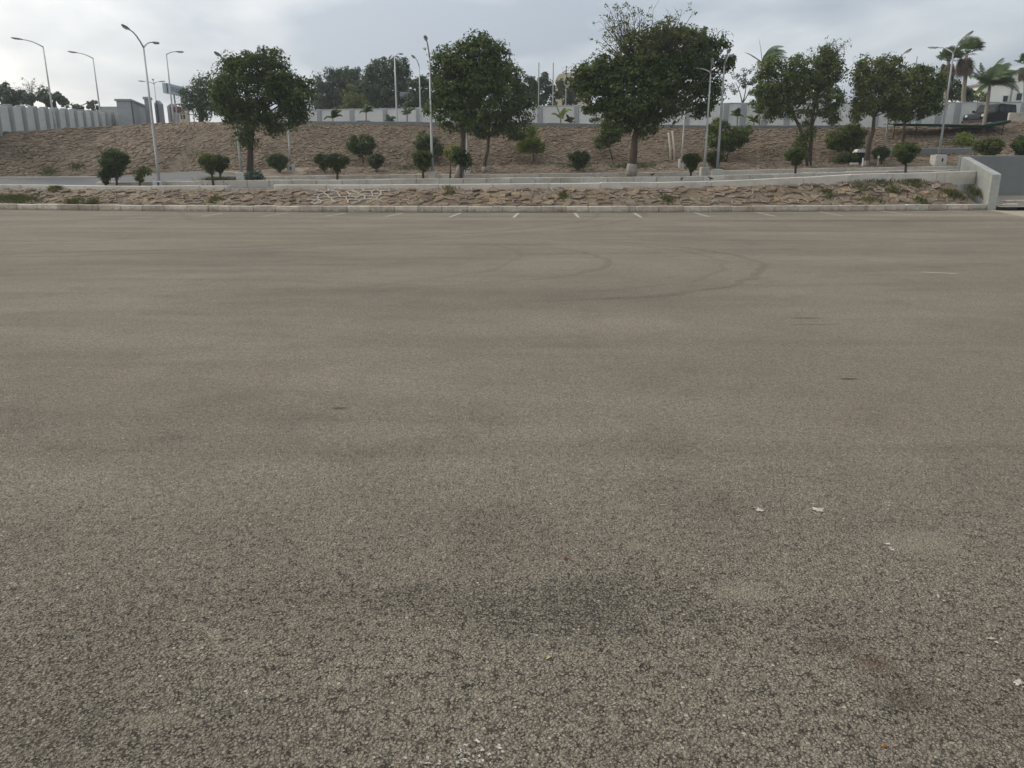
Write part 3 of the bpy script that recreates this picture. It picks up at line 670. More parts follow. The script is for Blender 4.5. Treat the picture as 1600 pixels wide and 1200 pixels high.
for i, (u, v, a, b) in enumerate(((1185, 797, 24, 9), (1179, 795, 14, 4), (1279, 797.5, 27, 10), (860, 788.5, 5, 4), (1035, 790, 14, 2), (1386, 851, 13, 4), (1391, 857, 8, 6), (1394, 860, 9, 5), (1389, 856, 4, 3), (1466, 933, 9, 7), (1474, 940, 7, 4), (1547, 999, 16, 6), (1557, 1005, 8, 5), (1592, 1068, 30, 13), (1604, 1076, 16, 9), (1420, 905, 4, 3), (1365, 1120, 5, 4))):
    fleck(u, v, a, b, M['white_paint'], 100 + i)
rr = random.Random(77)
for i in range(46):
    u = rr.gauss(728, 42); v = 1196 - abs(rr.gauss(0, 14)) if u < 800 else 1198
    fleck(u, min(v, 1215), rr.uniform(3, 13), rr.uniform(2, 8), M['white_paint'], 300 + i)
def pebble(u, v, r, mat, label, cat='stone', name='pebble', sq=0.7):
    p = on_ground(u, v); rr = random.Random(int(u)); m = MB().ball((0, 0, 0), (r, r * .8, r * sq), 8, 6)
    m.v = [tuple(c * rr.uniform(.82, 1.12) for c in q) for q in m.v]
    o = m.build(name, mat, smooth=False); o.location = (p.x, p.y, r * sq * 0.7); o.rotation_euler.z = rr.uniform(0, 6); tag(o, label, cat); return o
pebble(883, 873, 0.011, M['brick_red'], 'small brick-red pebble on the asphalt below the white paint flecks')
pebble(1381, 1167, 0.009, M['amber'], 'tiny amber chip on the asphalt near the bottom right corner')
p = on_ground(857, 1030); m = MB().add([(-.014, -.004, .006), (0, -.006, .009), (.016, .003, .007), (.002, .006, .010)], [(0, 1, 3), (1, 2, 3)]); o = m.build('fallen_leaf', M['dead_leaf']); o.location = p; o.rotation_euler.z = .35; tag(o, 'small curled yellow fallen leaf on the bare asphalt patch', 'leaf')
# loose chippings lying on the near asphalt
rs = np.random.RandomState(3)
def chips():
    n_ = 7000; Yc = 1.7 + 4.8 * rs.rand(n_) ** 1.3; Xc = (rs.rand(n_) - .5) * (Yc * 1.5 + .5)
    r = 0.0035 + 0.0045 * rs.rand(n_) ** 2; tpl = np.array([(1, 0, 0), (-.2, .9, 0), (-.9, -.3, 0), (.1, -.8, 0), (.25, .2, .8), (-.35, -.05, .75)])
    fa = np.array([(0, 1, 4), (1, 5, 4), (1, 2, 5), (2, 3, 5), (3, 4, 5), (3, 0, 4)])
    th = rs.rand(n_) * 6.28; c, s_ = np.cos(th), np.sin(th)
    J = tpl[None] * (0.75 + .5 * rs.rand(n_, 6, 3)); V = np.empty_like(J)
    V[:, :, 0] = (J[:, :, 0] * c[:, None] - J[:, :, 1] * s_[:, None]) * r[:, None] + Xc[:, None]
    V[:, :, 1] = (J[:, :, 0] * s_[:, None] + J[:, :, 1] * c[:, None]) * r[:, None] + Yc[:, None]
    V[:, :, 2] = J[:, :, 2] * r[:, None] - .0008
    Fq = (fa[None] + (np.arange(n_) * 6)[:, None, None]).reshape(-1, 3)
    return np_mesh('loose_chippings', V.reshape(-1, 3), Fq, mat_stone('chipping', [(0.10, 0.09, 0.075), (0.22, 0.19, 0.15), (0.28, 0.24, 0.19), (0.40, 0.35, 0.28)]))
tag(chips(), 'loose stone chippings strewn over the near asphalt', 'gravel', kind='stuff')

# ------------------------------------------------------------------ foliage
def leaf_mesh(name, C, Nrm, size, mat, parent, rs, aspect=0.5, droop=0.0):
    """one small folded leaf per point"""
    n_ = len(C); a = rs.randn(n_, 3); a -= Nrm * (a * Nrm).sum(1, keepdims=True); a /= np.linalg.norm(a, axis=1, keepdims=True) + 1e-9
    a[:, 2] -= droop; b = np.cross(Nrm, a); b /= np.linalg.norm(b, axis=1, keepdims=True) + 1e-9
    L_ = (size * (0.65 + 0.7 * rs.rand(n_)))[:, None]; W = L_ * aspect * (0.7 + .6 * rs.rand(n_))[:, None]
    V = np.stack([C - a * L_ / 2, C + b * W / 2 + Nrm * W * .15, C + a * L_ / 2, C - b * W / 2 + Nrm * W * .15], 1).reshape(-1, 3)
    return np_mesh(name, V, np.arange(n_ * 4).reshape(-1, 4), mat, parent)
def unit(v): return v / (np.linalg.norm(v, axis=-1, keepdims=True) + 1e-9)
def lobes_points(lobes, per_m2, clump_r, per_clump, rs, inner=0.35, flat=0.75):
    """points in leafy clumps spread through ellipsoid lobes: (centre, radii)"""
    Cs, Ns = [], []
    for c, r in lobes:
        r = np.array(r, float); c = np.array(c, float)
        A = 4 * math.pi * ((r[0] * r[1]) ** 1.6 / 3 + (r[0] * r[2]) ** 1.6 / 3 + (r[1] * r[2]) ** 1.6 / 3) ** (1 / 1.6)
        k = max(6, int(A * per_m2)); d = unit(rs.randn(k, 3)); rad = np.where(rs.rand(k) < inner, rs.rand(k) ** .5 * .85, .82 + .2 * rs.rand(k))
        cc = c + d * rad[:, None] * r
        cr = clump_r * (0.6 + .8 * rs.rand(k)); m_ = per_clump
        q = unit(rs.randn(k, m_, 3)) * (rs.rand(k, m_, 1) ** .45) * cr[:, None, None]; q[:, :, 2] *= flat
        P = cc[:, None] + q
        nn = unit(q) * 0.8 + d[:, None] * 0.5 + rs.randn(k, m_, 3) * .55; nn[:, :, 2] += 0.35
        Cs.append(P.reshape(-1, 3)); Ns.append(unit(nn).reshape(-1, 3))
    return np.concatenate(Cs), np.concatenate(Ns)
def limb(m, a, b, r0, r1, rr, bend=0.12, n_=5, k=7):
    a, b = Vector(a), Vector(b); d = (b - a).length; pts = []; off = Vector((rr.uniform(-1, 1), rr.uniform(-1, 1), rr.uniform(-.3, .6))) * d * bend
    for i in range(n_ + 1):
        t = i / n_; pts.append(a.lerp(b, t) + off * math.sin(math.pi * t))
    m.tube(pts, [r0 + (r1 - r0) * i / n_ for i in range(n_ + 1)], k); return pts
def tree(name, label, u, Y, lobes_px, leaf, trunk_pts, trunk_r, dens=2.7, cr=0.44, per=60, size=0.175, seed=1, depth=0.85, bark='bark', wash=None, group=None, cat='tree', basept=None, flat=.7, inner=.42, twigs=0):
    """lobes_px: (u, v, half width px, half height px[, dY]) at distance Y; trunk_pts: (u, v[, dY]) upwards from the base"""
    rr = random.Random(seed); rs = np.random.RandomState(seed)
    B = basept or place(u, Y); root = empty(name, B, label, cat, group)
    lobes = []
    for l in lobes_px:
        dy = l[4] if len(l) > 4 else 0.0; c = at(l[0], l[1], Y + dy); k = (c.y * CP - (c.z - H) * SP) / F
        rx, rz = l[2] * k, l[3] * k; lobes.append((tuple(c - B), (rx, max(depth * (rx + rz) / 2, .25), rz)))
    C, Nn = lobes_points(lobes, dens, cr, per, rs, inner, flat)
    leaf_mesh('crown', C, Nn, size, M[leaf], root, rs)
    m = MB(); stems = [trunk_pts] if not isinstance(trunk_pts[0], list) else trunk_pts; tips = []
    for sp in stems:
        pts = [Vector((0, 0, -.15))] if sp[0] is None else []
        for q in sp:
            if q is None: continue
            dy = q[2] if len(q) > 2 else 0; pts.append(at(q[0], q[1], Y + dy) - B)
        if sp[0] is not None: pts[0].z -= 0.2
        rad = [trunk_r * (1.25 if i == 0 else 1 - .45 * i / (len(pts) - 1)) for i in range(len(pts))]
        m.tube(pts, rad, 9); tips.append((pts[-1], rad[-1]))
    for c, r in lobes:
        tp, rd = min(tips, key=lambda q: (q[0] - Vector(c)).length); limb(m, tp - Vector((0, 0, .1)), c, rd * .55, 0.02, rr)
        for _ in range(2):
            e = Vector(c) + Vector((rr.uniform(-1, 1) * r[0], rr.uniform(-1, 1) * r[1], rr.uniform(-.4, 1) * r[2])) * .8; limb(m, Vector(c).lerp(tp, .3), e, .03, .008, rr, .1, 4, 5)
    m.build('trunk', M[bark], root, smooth=True)
    if wash:
        p0 = Vector((0, 0, -.05)); dirv = (at(stems[0][1][0], stems[0][1][1], Y) - B) if stems[0][0] is None else Vector((0, 0, 1)); dirv.normalize()
        MB().tube([p0, p0 + dirv * wash * .5, p0 + dirv * wash], [trunk_r * 1.32, trunk_r * 1.2, trunk_r * 1.1], 10).build('limewash_band', M['limewash'], root, smooth=True)
    return root
def add_twigs(root, centre, radii, origin, n_, seed, leafmat, leaf_n=6):
    """thin bare twigs with a few leaves"""
    rr = random.Random(seed); rs = np.random.RandomState(seed); m = MB(); pts = []
    B = Vector(root.location); o0 = Vector(origin) - B; c0 = Vector(centre) - B
    for i in range(n_):
        d = Vector((rr.gauss(0, 1), rr.gauss(0, 1), rr.gauss(.25, 1))).normalized(); e = c0 + Vector((d.x * radii[0], d.y * radii[1], d.z * radii[2])) * rr.uniform(.75, 1.05)
        ps = limb(m, o0.lerp(e, rr.uniform(.1, .3)), e, .028, .007, rr, .08, 5, 4)
        for j in range(5):
            s0 = ps[rr.randrange(2, len(ps))]; e2 = s0 + Vector((rr.uniform(-1, 1), rr.uniform(-1, 1), rr.uniform(-.2, 1))) * .55
            q = limb(m, s0, e2, .010, .005, rr, .1, 3, 3)
            if rr.random() < .8: pts += [tuple(e2 + Vector((rr.gauss(0, .07), rr.gauss(0, .07), rr.gauss(0, .06)))) for _ in range(leaf_n)]
    m.build('bare_twigs', M['bark'], root); C = np.array(pts); leaf_mesh('sparse_leaves', C, unit(rs.randn(len(C), 3) + np.array((0, 0, .5))), .12, M[leafmat], root, rs)

G_T = 'large shade trees in front of the slope'
tree('shade_tree', 'broad round neem tree with forked trunk left of centre on the median', 390, 42.0,
     [(405, 118, 52, 34), (362, 135, 30, 34, -1.0), (355, 165, 24, 28, -.9), (440, 128, 36, 28, .3), (462, 152, 26, 28), (410, 158, 48, 36), (380, 188, 28, 22, -.6), (442, 183, 32, 18), (420, 92, 26, 14), (378, 102, 26, 18, -.7), (383, 213, 14, 20, -.2), (430, 199, 16, 7), (467, 178, 16, 16), (480, 140, 12, 18)],
     'leaf_dark', [None, (391, 235), (394, 205), (402, 185)], .17, seed=11)
tree('shade_tree', 'tall dense tree with pale stump base beside the double street lamp', 716, 42.0,
     [(735, 92, 46, 34), (705, 112, 30, 34), (770, 100, 26, 30), (722, 140, 42, 36), (695, 155, 22, 26), (752, 135, 40, 34), (712, 180, 30, 26), (740, 66, 26, 14), (770, 78, 20, 16), (690, 100, 14, 16), (675, 170, 9, 11)],
     'leaf_dark', [None, (722, 250), (724, 215), (722, 190)], .19, seed=12, wash=.75)
tree('shade_tree', 'dark spreading tree with leaning whitewashed trunk right of the stump-based tree', 757, 50.9,
     [(778, 150, 46, 38), (808, 168, 26, 34), (760, 185, 34, 26), (800, 200, 26, 18), (745, 195, 26, 18), (785, 120, 30, 24), (812, 140, 16, 16)],
     'leaf_dark', [None, (757, 255), (762, 235), (764, 212)], .15, seed=13, wash=.4)
t3 = tree('shade_tree', 'largest tree, wide crown with bare twigs on top and whitewashed trunk', 985, 42.0,
     [(1000, 95, 52, 42), (950, 115, 40, 32), (912, 128, 24, 22), (1040, 80, 44, 34, .8), (1085, 85, 38, 38, 2.6), (1062, 125, 48, 42, 2.2), (1000, 140, 60, 40), (985, 158, 44, 30, -.5), (940, 145, 40, 26), (915, 118, 22, 18), (980, 180, 40, 24), (1030, 165, 42, 28, .8), (1098, 140, 30, 36, 2.8), (1108, 90, 26, 30, 2.8), (1128, 70, 10, 12, 2.8), (1142, 95, 7, 5, 2.8), (1130, 105, 12, 10, 2.8), (1000, 200, 26, 12), (1070, 60, 40, 16, 1.8), (1030, 52, 28, 10, .6), (930, 165, 18, 12), (1098, 172, 14, 12, 2.6)],
     'leaf_dark', [None, (990, 240), (992, 215), (998, 195)], .24, seed=14, wash=.72)
c = at(985, 68, 42); k = 39 / F
add_twigs(t3, c, (62 * k, 1.6, 56 * k), at(1000, 120, 42), 84, 5, 'leaf_olive', 8)
c = at(1060, 50, 42); add_twigs(t3, c, (50 * k, 1.3, 34 * k), at(1040, 90, 42), 26, 6, 'leaf_olive', 8)
tree('shade_tree', 'leafy tree with two dark crossing trunks right of the paired lamp posts', 1264, 50.9,
     [(1215, 130, 34, 34), (1248, 115, 26, 30), (1285, 118, 30, 30), (1280, 150, 36, 32), (1235, 160, 30, 22), (1300, 105, 18, 24), (1195, 150, 20, 22), (1205, 105, 22, 16), (1300, 178, 14, 14), (1208, 175, 16, 12), (1290, 88, 22, 14), (1262, 205, 12, 14), (1255, 222, 14, 8)],
     'leaf_mid', [[None, (1258, 225), (1250, 200), (1236, 172), (1225, 155)], [None, (1268, 215), (1270, 180), (1276, 150)]], .13, seed=15, wash=.4, size=.16, dens=3.4)
c = at(1290, 85, 50.9); tr4 = bpy.data.objects['shade_tree.004']; add_twigs(tr4, c, (1.1, .8, .8), at(1280, 110, 50.9), 14, 9, 'leaf_olive', 8)
tree('shade_tree', 'light loose-crowned tree with leaning whitewashed trunk near the right end', 1353, 50.9,
     [(1375, 118, 30, 24), (1350, 130, 20, 26), (1400, 125, 24, 22), (1365, 155, 32, 26), (1345, 170, 18, 18), (1395, 160, 22, 22), (1350, 100, 16, 10), (1385, 98, 22, 10), (1408, 150, 16, 18), (1405, 172, 16, 14)],
     'leaf_olive', [None, (1357, 228), (1364, 205), (1366, 180)], .16, seed=16, wash=.38, dens=3.3, per=50)
tree('shade_tree', 'darker tree with thin trunk behind the round topiary near the right end', 1410, 52.0,
     [(1430, 130, 30, 24), (1455, 140, 22, 22), (1425, 160, 28, 24), (1450, 168, 22, 18), (1410, 175, 20, 16), (1440, 112, 18, 12), (1468, 120, 10, 10)],
     'leaf_mid', [None, (1411, 215), (1413, 195), (1420, 175)], .11, seed=17, dens=3.4)

# far trees beyond the walls
def far_tree(label, u, Y, lobes, leaf, seed, trunk_v=190, size=.30, cr=.55, per=44, dens=2.0, name='background_tree', group='trees beyond the boundary wall', inner=.3):
    return tree(name, label, u, Y, lobes, leaf, [None, (u, trunk_v - 14), (u, trunk_v - 30)], .2, dens, cr, per, size, seed, .8, 'bark', None, group, inner=inner)
far_tree('dark rounded tree partly hidden behind the left round tree by the gate', 314, 66, [(318, 145, 26, 28), (300, 150, 18, 22), (332, 130, 20, 18), (320, 170, 22, 16), (340, 160, 16, 24)], 'leaf_far', 31, 192, size=.2)
far_tree('bluish tree immediately right of the left round tree', 502, 92, [(500, 140, 14, 24), (515, 130, 14, 20), (495, 160, 12, 14)], 'leaf_hazy', 32, inner=.5, dens=.9)
far_tree('tall tree rising left of the far single lamp post behind the wall', 600, 90, [(598, 118, 24, 26), (622, 112, 18, 22), (608, 145, 30, 24), (580, 130, 16, 20), (632, 125, 9, 16), (620, 158, 22, 14), (592, 160, 18, 12)], 'leaf_far', 33)
far_tree('dark tree in the middle of the tree row behind the wall', 562, 92, [(560, 130, 20, 20), (570, 150, 22, 20), (545, 122, 12, 14), (560, 163, 20, 10)], 'leaf_far', 34)
far_tree('hazy tree at the left part of the tree row behind the wall', 530, 94, [(528, 135, 18, 22), (540, 125, 14, 16), (525, 158, 20, 14), (510, 150, 16, 20), (505, 165, 16, 10)], 'leaf_far', 35)
far_tree('pale green feathery tree in front of the dark tree row', 552, 78, [(552, 150, 18, 16), (562, 160, 14, 12), (545, 164, 12, 10)], 'leaf_olive', 36, size=.18, cr=.38)
far_tree('low rounded tree left of the slab-roofed house', 662, 84, [(655, 140, 18, 18), (675, 130, 18, 16), (645, 152, 14, 14), (690, 148, 14, 14), (668, 158, 16, 10), (645, 164, 14, 8)], 'leaf_far', 37, cr=.4)
far_tree('bush-like tree over the wall just right of the central trees', 826, 84, [(826, 138, 14, 18), (815, 150, 14, 14), (838, 150, 12, 14)], 'leaf_far', 38, cr=.4)
far_tree('tree between the two left steel masts behind the wall', 850, 88, [(850, 128, 10, 14), (845, 146, 14, 16), (862, 150, 12, 14)], 'leaf_far', 39, cr=.4)
far_tree('tree below the beige building behind the wall', 880, 90, [(874, 138, 8, 12), (884, 152, 14, 12), (896, 150, 12, 12)], 'leaf_far', 40, cr=.4)
far_tree('grey-green tree with pale leaning trunk left of the wind-bent palm', 1160, 74, [(1165, 120, 16, 16), (1150, 130, 12, 14), (1172, 138, 14, 14)], 'leaf_hazy', 42, size=.18, cr=.35, dens=1.0)
far_tree('dark hedge-like tree below the fan palms behind the wall', 1490, 72, [(1488, 145, 22, 16), (1510, 148, 16, 12), (1470, 150, 14, 12)], 'leaf_far', 43, cr=.35)
far_tree('pale shrubby tree left of the white house', 1528, 74, [(1528, 150, 14, 10), (1540, 152, 10, 8)], 'leaf_olive', 44, size=.16, cr=.3)
far_tree('hazy tree above the left end of the left boundary wall', 20, 66, [(18, 150, 20, 16), (2, 142, 10, 16), (38, 152, 16, 12)], 'leaf_hazy', 45, 185, cr=.35)
far_tree('hazy tree above the left boundary wall by the first lamp post', 85, 68, [(82, 152, 18, 12), (98, 155, 10, 10), (70, 148, 10, 10)], 'leaf_hazy', 46, 185, cr=.35)
t_ = far_tree('thin bare-topped tree between the two hazy trees at far left', 50, 70, [(50, 155, 18, 8)], 'leaf_hazy', 47, 185, cr=.35)
add_twigs(t_, at(52, 143, 70), (1.5, 1, 1.0), at(50, 156, 70), 18, 12, 'leaf_hazy', 4)
far_tree('small hazy bush over the left boundary wall by the second lamp post', 145, 84, [(145, 165, 10, 8), (122, 168, 8, 5)], 'leaf_hazy', 48, 186, cr=.3)

# ------------------------------------------------------------------ clipped shrubs and small trees
def shrub(label, u, Y, lobes, stem, leaf='leaf_topiary', seed=1, size=.10, dens=20, cr=.15, per=34, name='topiary_shrub', cat='shrub', group=None, r=.05, basept=None, inner=.25, depth=.95):
    return tree(name, label, u, Y, lobes, leaf, stem, r, dens, cr, per, size, seed, depth, 'bark', None, group, cat, basept, .85, inner)
def topi(label, u, Y, uc, vc, hw, hh, seed, leaf='leaf_topiary', **kw):
    """clipped ball with an uneven outline on a short stem"""
    rr = random.Random(seed); lobes = [(uc, vc, hw * .93, hh * .90), (uc + (u - uc) * .3, vc + hh * .5, hw * .62, hh * .66), (uc + (u - uc) * .5, vc + hh * .85, hw * .34, hh * .5)]
    for q in range(9):
        a_ = rr.uniform(3.0, 6.4); lobes.append((uc + hw * .80 * math.cos(a_), vc + hh * .62 * math.sin(a_), hw * rr.uniform(.2, .34), hh * rr.uniform(.2, .36), rr.uniform(-.3, .3)))
    return shrub(label, u, Y, lobes, [[None, (u + (uc - u) * .4, vc + hh + 2), (uc - hw * .3, vc + hh * .3)], [None, (u + (uc - u) * .4 + 1, vc + hh + 2), (uc + hw * .35, vc + hh * .2)]], leaf, seed, **kw)
GS = 'clipped shrubs on the median and planting bed'
topi('large clipped round shrub at the left end of the median', 183, 41.6, 178, 252, 22, 19, 61, group=GS)
topi('small low clump beside the leftmost large clipped shrub', 164, 41.8, 165, 274, 8, 10, 62, group=GS)
topi('clipped shrub with a leaning stem left of the pair by the round tree', 334, 41.3, 324, 253, 12, 13, 63, group=GS, leaf='leaf_mid')
topi('flat-topped clipped shrub right of the leaning-stemmed one', 344, 43.0, 343, 254, 15, 12, 64, group=GS)
topi('clipped fan-shaped shrub in front of a far white lamp block', 438, 51.2, 434, 252, 16, 11, 65, group=GS)
topi('smaller rear clipped shrub of the overlapping pair on the left', 507, 51.2, 504, 251, 12, 10, 66, group=GS)
topi('nearer clipped shrub of the overlapping pair on the left', 527, 41.4, 526, 252, 17, 12, 67, group=GS)
topi('neat single clipped ball on a thin stem near the mortar-ribbed stones', 588, 51.2, 587, 251, 12, 10, 68, group=GS)
topi('spreading clipped shrub left of the central double lamp block', 661, 41.4, 660, 249, 18, 13, 69, group=GS, leaf='leaf_mid')
topi('neat dark clipped ball left of the largest tree', 904, 50.9, 905, 247, 15, 12.5, 70, group=GS)
topi('egg-shaped clipped shrub left of the nearest right-hand lamp block', 1079, 41.7, 1081, 251, 12.5, 13, 71, group=GS)
topi('clipped ball half hidden behind the nearest right-hand lamp post', 1117, 51.0, 1117, 247, 13, 11, 72, group=GS)
topi('cone-bottomed clipped shrub with pale stem before the twin-trunked tree', 1243, 41.6, 1243, 243, 15, 11, 73, group=GS, leaf='leaf_mid')
topi('small clipped ball behind a little white post near the right', 1377, 51.0, 1377, 239, 12, 9, 74, group=GS)
topi('large mushroom-shaped clipped shrub near the right end of the median', 1415, 41.7, 1415, 237, 20, 15, 75, group=GS, leaf='leaf_mid')
topi('big yellow-green clipped shrub above the wing wall', 1546, 46.5, 1546, 229, 23, 14, 76, group=GS, leaf='leaf_olive', basept=Vector((xat(1546, 46.5, 2), 46.5, 1.7)))
topi('dark green bush cut by the right picture edge', 1597, 46.5, 1597, 227, 13, 15, 77, group=GS, basept=Vector((xat(1597, 46.5, 2), 46.5, 1.7)))
GL = 'small loose trees at the foot of the slope'
def loose(label, u, Y, lobes, stem, seed, leaf='leaf_mid', **kw):
    return shrub(label, u, Y, lobes, stem, leaf, seed, size=.15, dens=8, cr=.26, per=40, name='small_tree', cat='tree', group=GL, r=.05, **kw)
loose('small dark double-headed tree on the slope above the clipped pair', 568, 53.3, [(554, 226, 10, 14), (572, 227, 13, 15), (566, 234, 14, 8)], [None, (567, 250), (566, 240)], 81, 'leaf_topiary')
loose('small dark tree behind the central double lamp post', 672, 53.3, [(662, 222, 14, 13), (680, 230, 12, 14), (666, 235, 14, 9)], [None, (671, 252), (670, 240)], 82, 'leaf_topiary')
loose('yellow-green bush left of the pale stump-based trunk', 703, 46.5, [(704, 236, 9, 9), (709, 250, 7, 8)], [None, (704, 262), (704, 250)], 83, 'leaf_yellow')
loose('dark bush wrapped around the pale stump-based trunk', 720, 41.7, [(720, 243, 12, 12), (728, 252, 8, 10)], [None, (720, 262), (720, 250)], 84, 'leaf_topiary')
loose('yellowish small tree right of the leaning whitewashed trunk', 834, 53.3, [(828, 218, 17, 13), (818, 228, 12, 9), (842, 228, 10, 9), (832, 205, 8, 8)], [None, (834, 245), (832, 232)], 85, 'leaf_yellow')
loose('small tree with a bent stem left of the largest trunk', 958, 53.5, [(950, 212, 18, 14), (940, 223, 12, 8), (962, 205, 10, 12), (945, 195, 8, 8)], [None, (955, 240), (952, 228)], 86, 'leaf_mid')
loose('small bushy tree behind the nearest right-hand lamp post', 1135, 53.0, [(1125, 212, 20, 20), (1150, 215, 18, 14), (1118, 195, 10, 9), (1165, 203, 10, 7), (1135, 226, 20, 9)], [[None, (1130, 240), (1125, 225)], [None, (1137, 240), (1142, 222)]], 87, 'leaf_mid')
loose('broad low tree over the black bin left of the leaning light tree', 1322, 53.3, [(1312, 215, 18, 14), (1335, 215, 18, 13), (1322, 226, 24, 9), (1300, 222, 9, 9), (1335, 200, 12, 7)], [None, (1322, 245), (1322, 232)], 88, 'leaf_mid')
loose('bright yellow-green bush on the slope below the shade net', 1505, 54.6, [(1505, 217, 12, 9), (1498, 226, 8, 7), (1513, 225, 8, 8)], [None, (1505, 232), (1505, 224)], 89, 'leaf_yellow')
loose('thin yellowing sapling on the median between clipped shrub and first lamp', 218, 41.6, [(218, 273, 5, 8), (226, 266, 8, 3)], [None, (218, 276), (219, 268)], 90, 'leaf_olive')
loose('low grey-green weeds round the foot of the left round tree', 396, 41.6, [(394, 274, 9, 6), (404, 277, 6, 3)], [None, (396, 278), (396, 275)], 91, 'leaf_hazy')
loose('low green weed patch beside the black bin', 1330, 51.8, [(1326, 246, 16, 5), (1312, 249, 10, 3)], [None, (1326, 250), (1326, 247)], 92, 'leaf_topiary')

# ------------------------------------------------------------------ grass on the stone pitching
def grass():
    rs = np.random.RandomState(9); P = []
    for u, t, wu, n_ in ((22, .28, 46, 1500), (48, .2, 30, 500), (67, .93, 9, 500), (130, .12, 12, 350), (160, .08, 12, 300), (340, .3, 12, 200), (1350, .72, 18, 200), (1385, .95, 46, 260), (1400, .62, 14, 180), (1350, .2, 22, 200), (1425, .15, 16, 150), (1484, .38, 22, 420), (1522, .5, 12, 260), (1040, .3, 12, 220), (880, .5, 10, 200), (1290, .5, 10, 220), (1440, .9, 25, 400), (700, .85, 14, 160)):
        for _ in range(n_):
            uu = u + rs.randn() * wu * .42; tt = min(.99, max(.01, t + rs.randn() * .10)); X = atc(uu, 306, 34).x; P.append(tuple(L_foot.P(X).lerp(L_s1.P(X), tt)))
    for u, Y, wu, n_ in ((345, 42.0, 40, 700), (990, 52.0, 40, 900), (900, 52.2, 30, 500), (640, 52, 40, 300), (75, 47.6, 20, 260), (120, 48.6, 16, 220), (40, 49.5, 30, 160), (150, 52, 30, 120), (640, 54.2, 60, 160), (820, 54.5, 60, 160), (1200, 54, 60, 180), (1480, 54.5, 50, 220), (300, 53, 40, 120), (1310, 52.3, 30, 300)):
        for _ in range(n_):
            uu = u + rs.randn() * wu * .4; q = place(uu, Y + rs.randn() * .35); P.append(tuple(q))
    P = np.array(P); n_ = len(P); h = .10 + .16 * rs.rand(n_); d = rs.randn(n_, 2) * .5; a = rs.rand(n_) * 6.28; wv = np.stack([np.cos(a), np.sin(a), np.zeros(n_)], 1) * .012
    tip = P + np.stack([d[:, 0] * h, d[:, 1] * h, h], 1); base_ = P - np.array((0, 0, .02)); midp = P + np.stack([d[:, 0] * h * .3, d[:, 1] * h * .3, h * .6], 1)
    V = np.stack([base_ - wv, base_ + wv, midp + wv * .8, tip, midp - wv * .8], 1).reshape(-1, 3)
    return np_mesh('grass', V, np.arange(n_ * 5).reshape(-1, 5), M['grass'])
tag(grass(), 'ragged green grass tufts growing between the pitched stones', 'grass', kind='stuff')

def litter():
    rs = np.random.RandomState(19); P = []
    for u, Y, su, n_ in ((390, 42, 40, 420), (720, 42, 40, 420), (757, 50.8, 30, 250), (985, 42, 60, 600), (1264, 50.8, 40, 300), (1353, 50.8, 30, 250), (1100, 42, 120, 300), (560, 41.5, 90, 250), (1300, 42, 90, 250)):
        for _ in range(n_):
            q = place(u + rs.randn() * su, Y + rs.randn() * .6); P.append((q.x, q.y, q.z + .012))
    P = np.array(P); nn = rs.randn(len(P), 3) * .3; nn[:, 2] += 1
    return leaf_mesh('leaf_litter', P, unit(nn), .07, M['palm_dead'], None, rs)
tag(litter(), 'brown fallen leaves scattered on the soil under the trees', 'leaves', kind='stuff')

# ------------------------------------------------------------------ street lamps
def lamp(label, u, Y, v_top, arms, block=None, r=.07, vbase=None, mat='pole', group='street lamps', base=None, head=.62, hatch=False):
    """arms: (dx, dy, dz) vectors from the pole top to the lamp head"""
    B = base or place(u, Y); root = empty('street_lamp', B, label, 'street lamp', group)
    zt = zat(v_top, Y) - B.z; h0 = 0
    if block:
        w_, hb = block; bl = MB().cbox((0, 0, hb / 2 - .1), (w_, w_, hb + .2), .03).build('base_block', M['cap'], root); h0 = hb
        if hatch:
            s_ = -1; MB().cbox((w_ * .1, -w_ / 2 - .005, hb * .5), (.10, .03, .2), .01).build('hatch', M['hatch'], bl)
    MB().tube([(0, 0, h0 - .05), (0, 0, h0 + 1.2), (0, 0, zt * .6), (0, 0, zt)], [r, r * .95, r * .78, r * .62], 10).build('pole', M[mat], root, smooth=True)
    if block: MB().cbox((0, 0, h0 + .02), (.26, .26, .04), .01).build('base_plate', M['steel'], root)
    for a in arms:
        a = Vector(a); pts = [Vector((0, 0, zt - .06)) + Vector((a.x * f_, a.y * f_, a.z * (1 - (1 - f_) ** 2.0))) for f_ in (0, .2, .45, .7, 1.0)]
        MB().tube(pts, [r * .6, r * .55, r * .5, r * .45, r * .4], 8).build('arm', M[mat], root, smooth=True)
        d = (pts[-1] - pts[-2]).normalized(); rot = d.to_track_quat('X', 'Z').to_matrix()
        hd = MB()
        n_ = 10
        for ring, (s0, w0, h_) in enumerate(((-.1, .04, .04), (.08, .075, .05), (head * .45, .10, .06), (head * .85, .08, .045), (head, .03, .025))):
            for q in range(n_):
                th = 2 * math.pi * q / n_; hd.v.append(tuple(pts[-1] + rot @ Vector((s0, math.cos(th) * w0, math.sin(th) * h_ + .01))))
        for j in range(4):
            for q in range(n_): hd.f.append((j * n_ + q, j * n_ + (q + 1) % n_, (j + 1) * n_ + (q + 1) % n_, (j + 1) * n_ + q))
        hd.f.append(tuple(reversed(range(n_)))); hd.f.append(tuple(range(4 * n_, 5 * n_)))
        ho = hd.build('lamp_head', M['lamp_head'], root, smooth=True)
        MB().box(tuple(pts[-1] + rot @ Vector((head * .45, 0, -.052))), (head * .6, .12, .02), rot).build('lens', M['lamp_glass'], ho)
    return root
bh = lambda pxh, Y: pxh * Y / F
lamp('tall double-armed street lamp on a white block at the left of the median', 250, 41.4, 72, [(-.02, -1.35, .62), (.02, 1.2, .40)], (.52, .36), hatch=True)
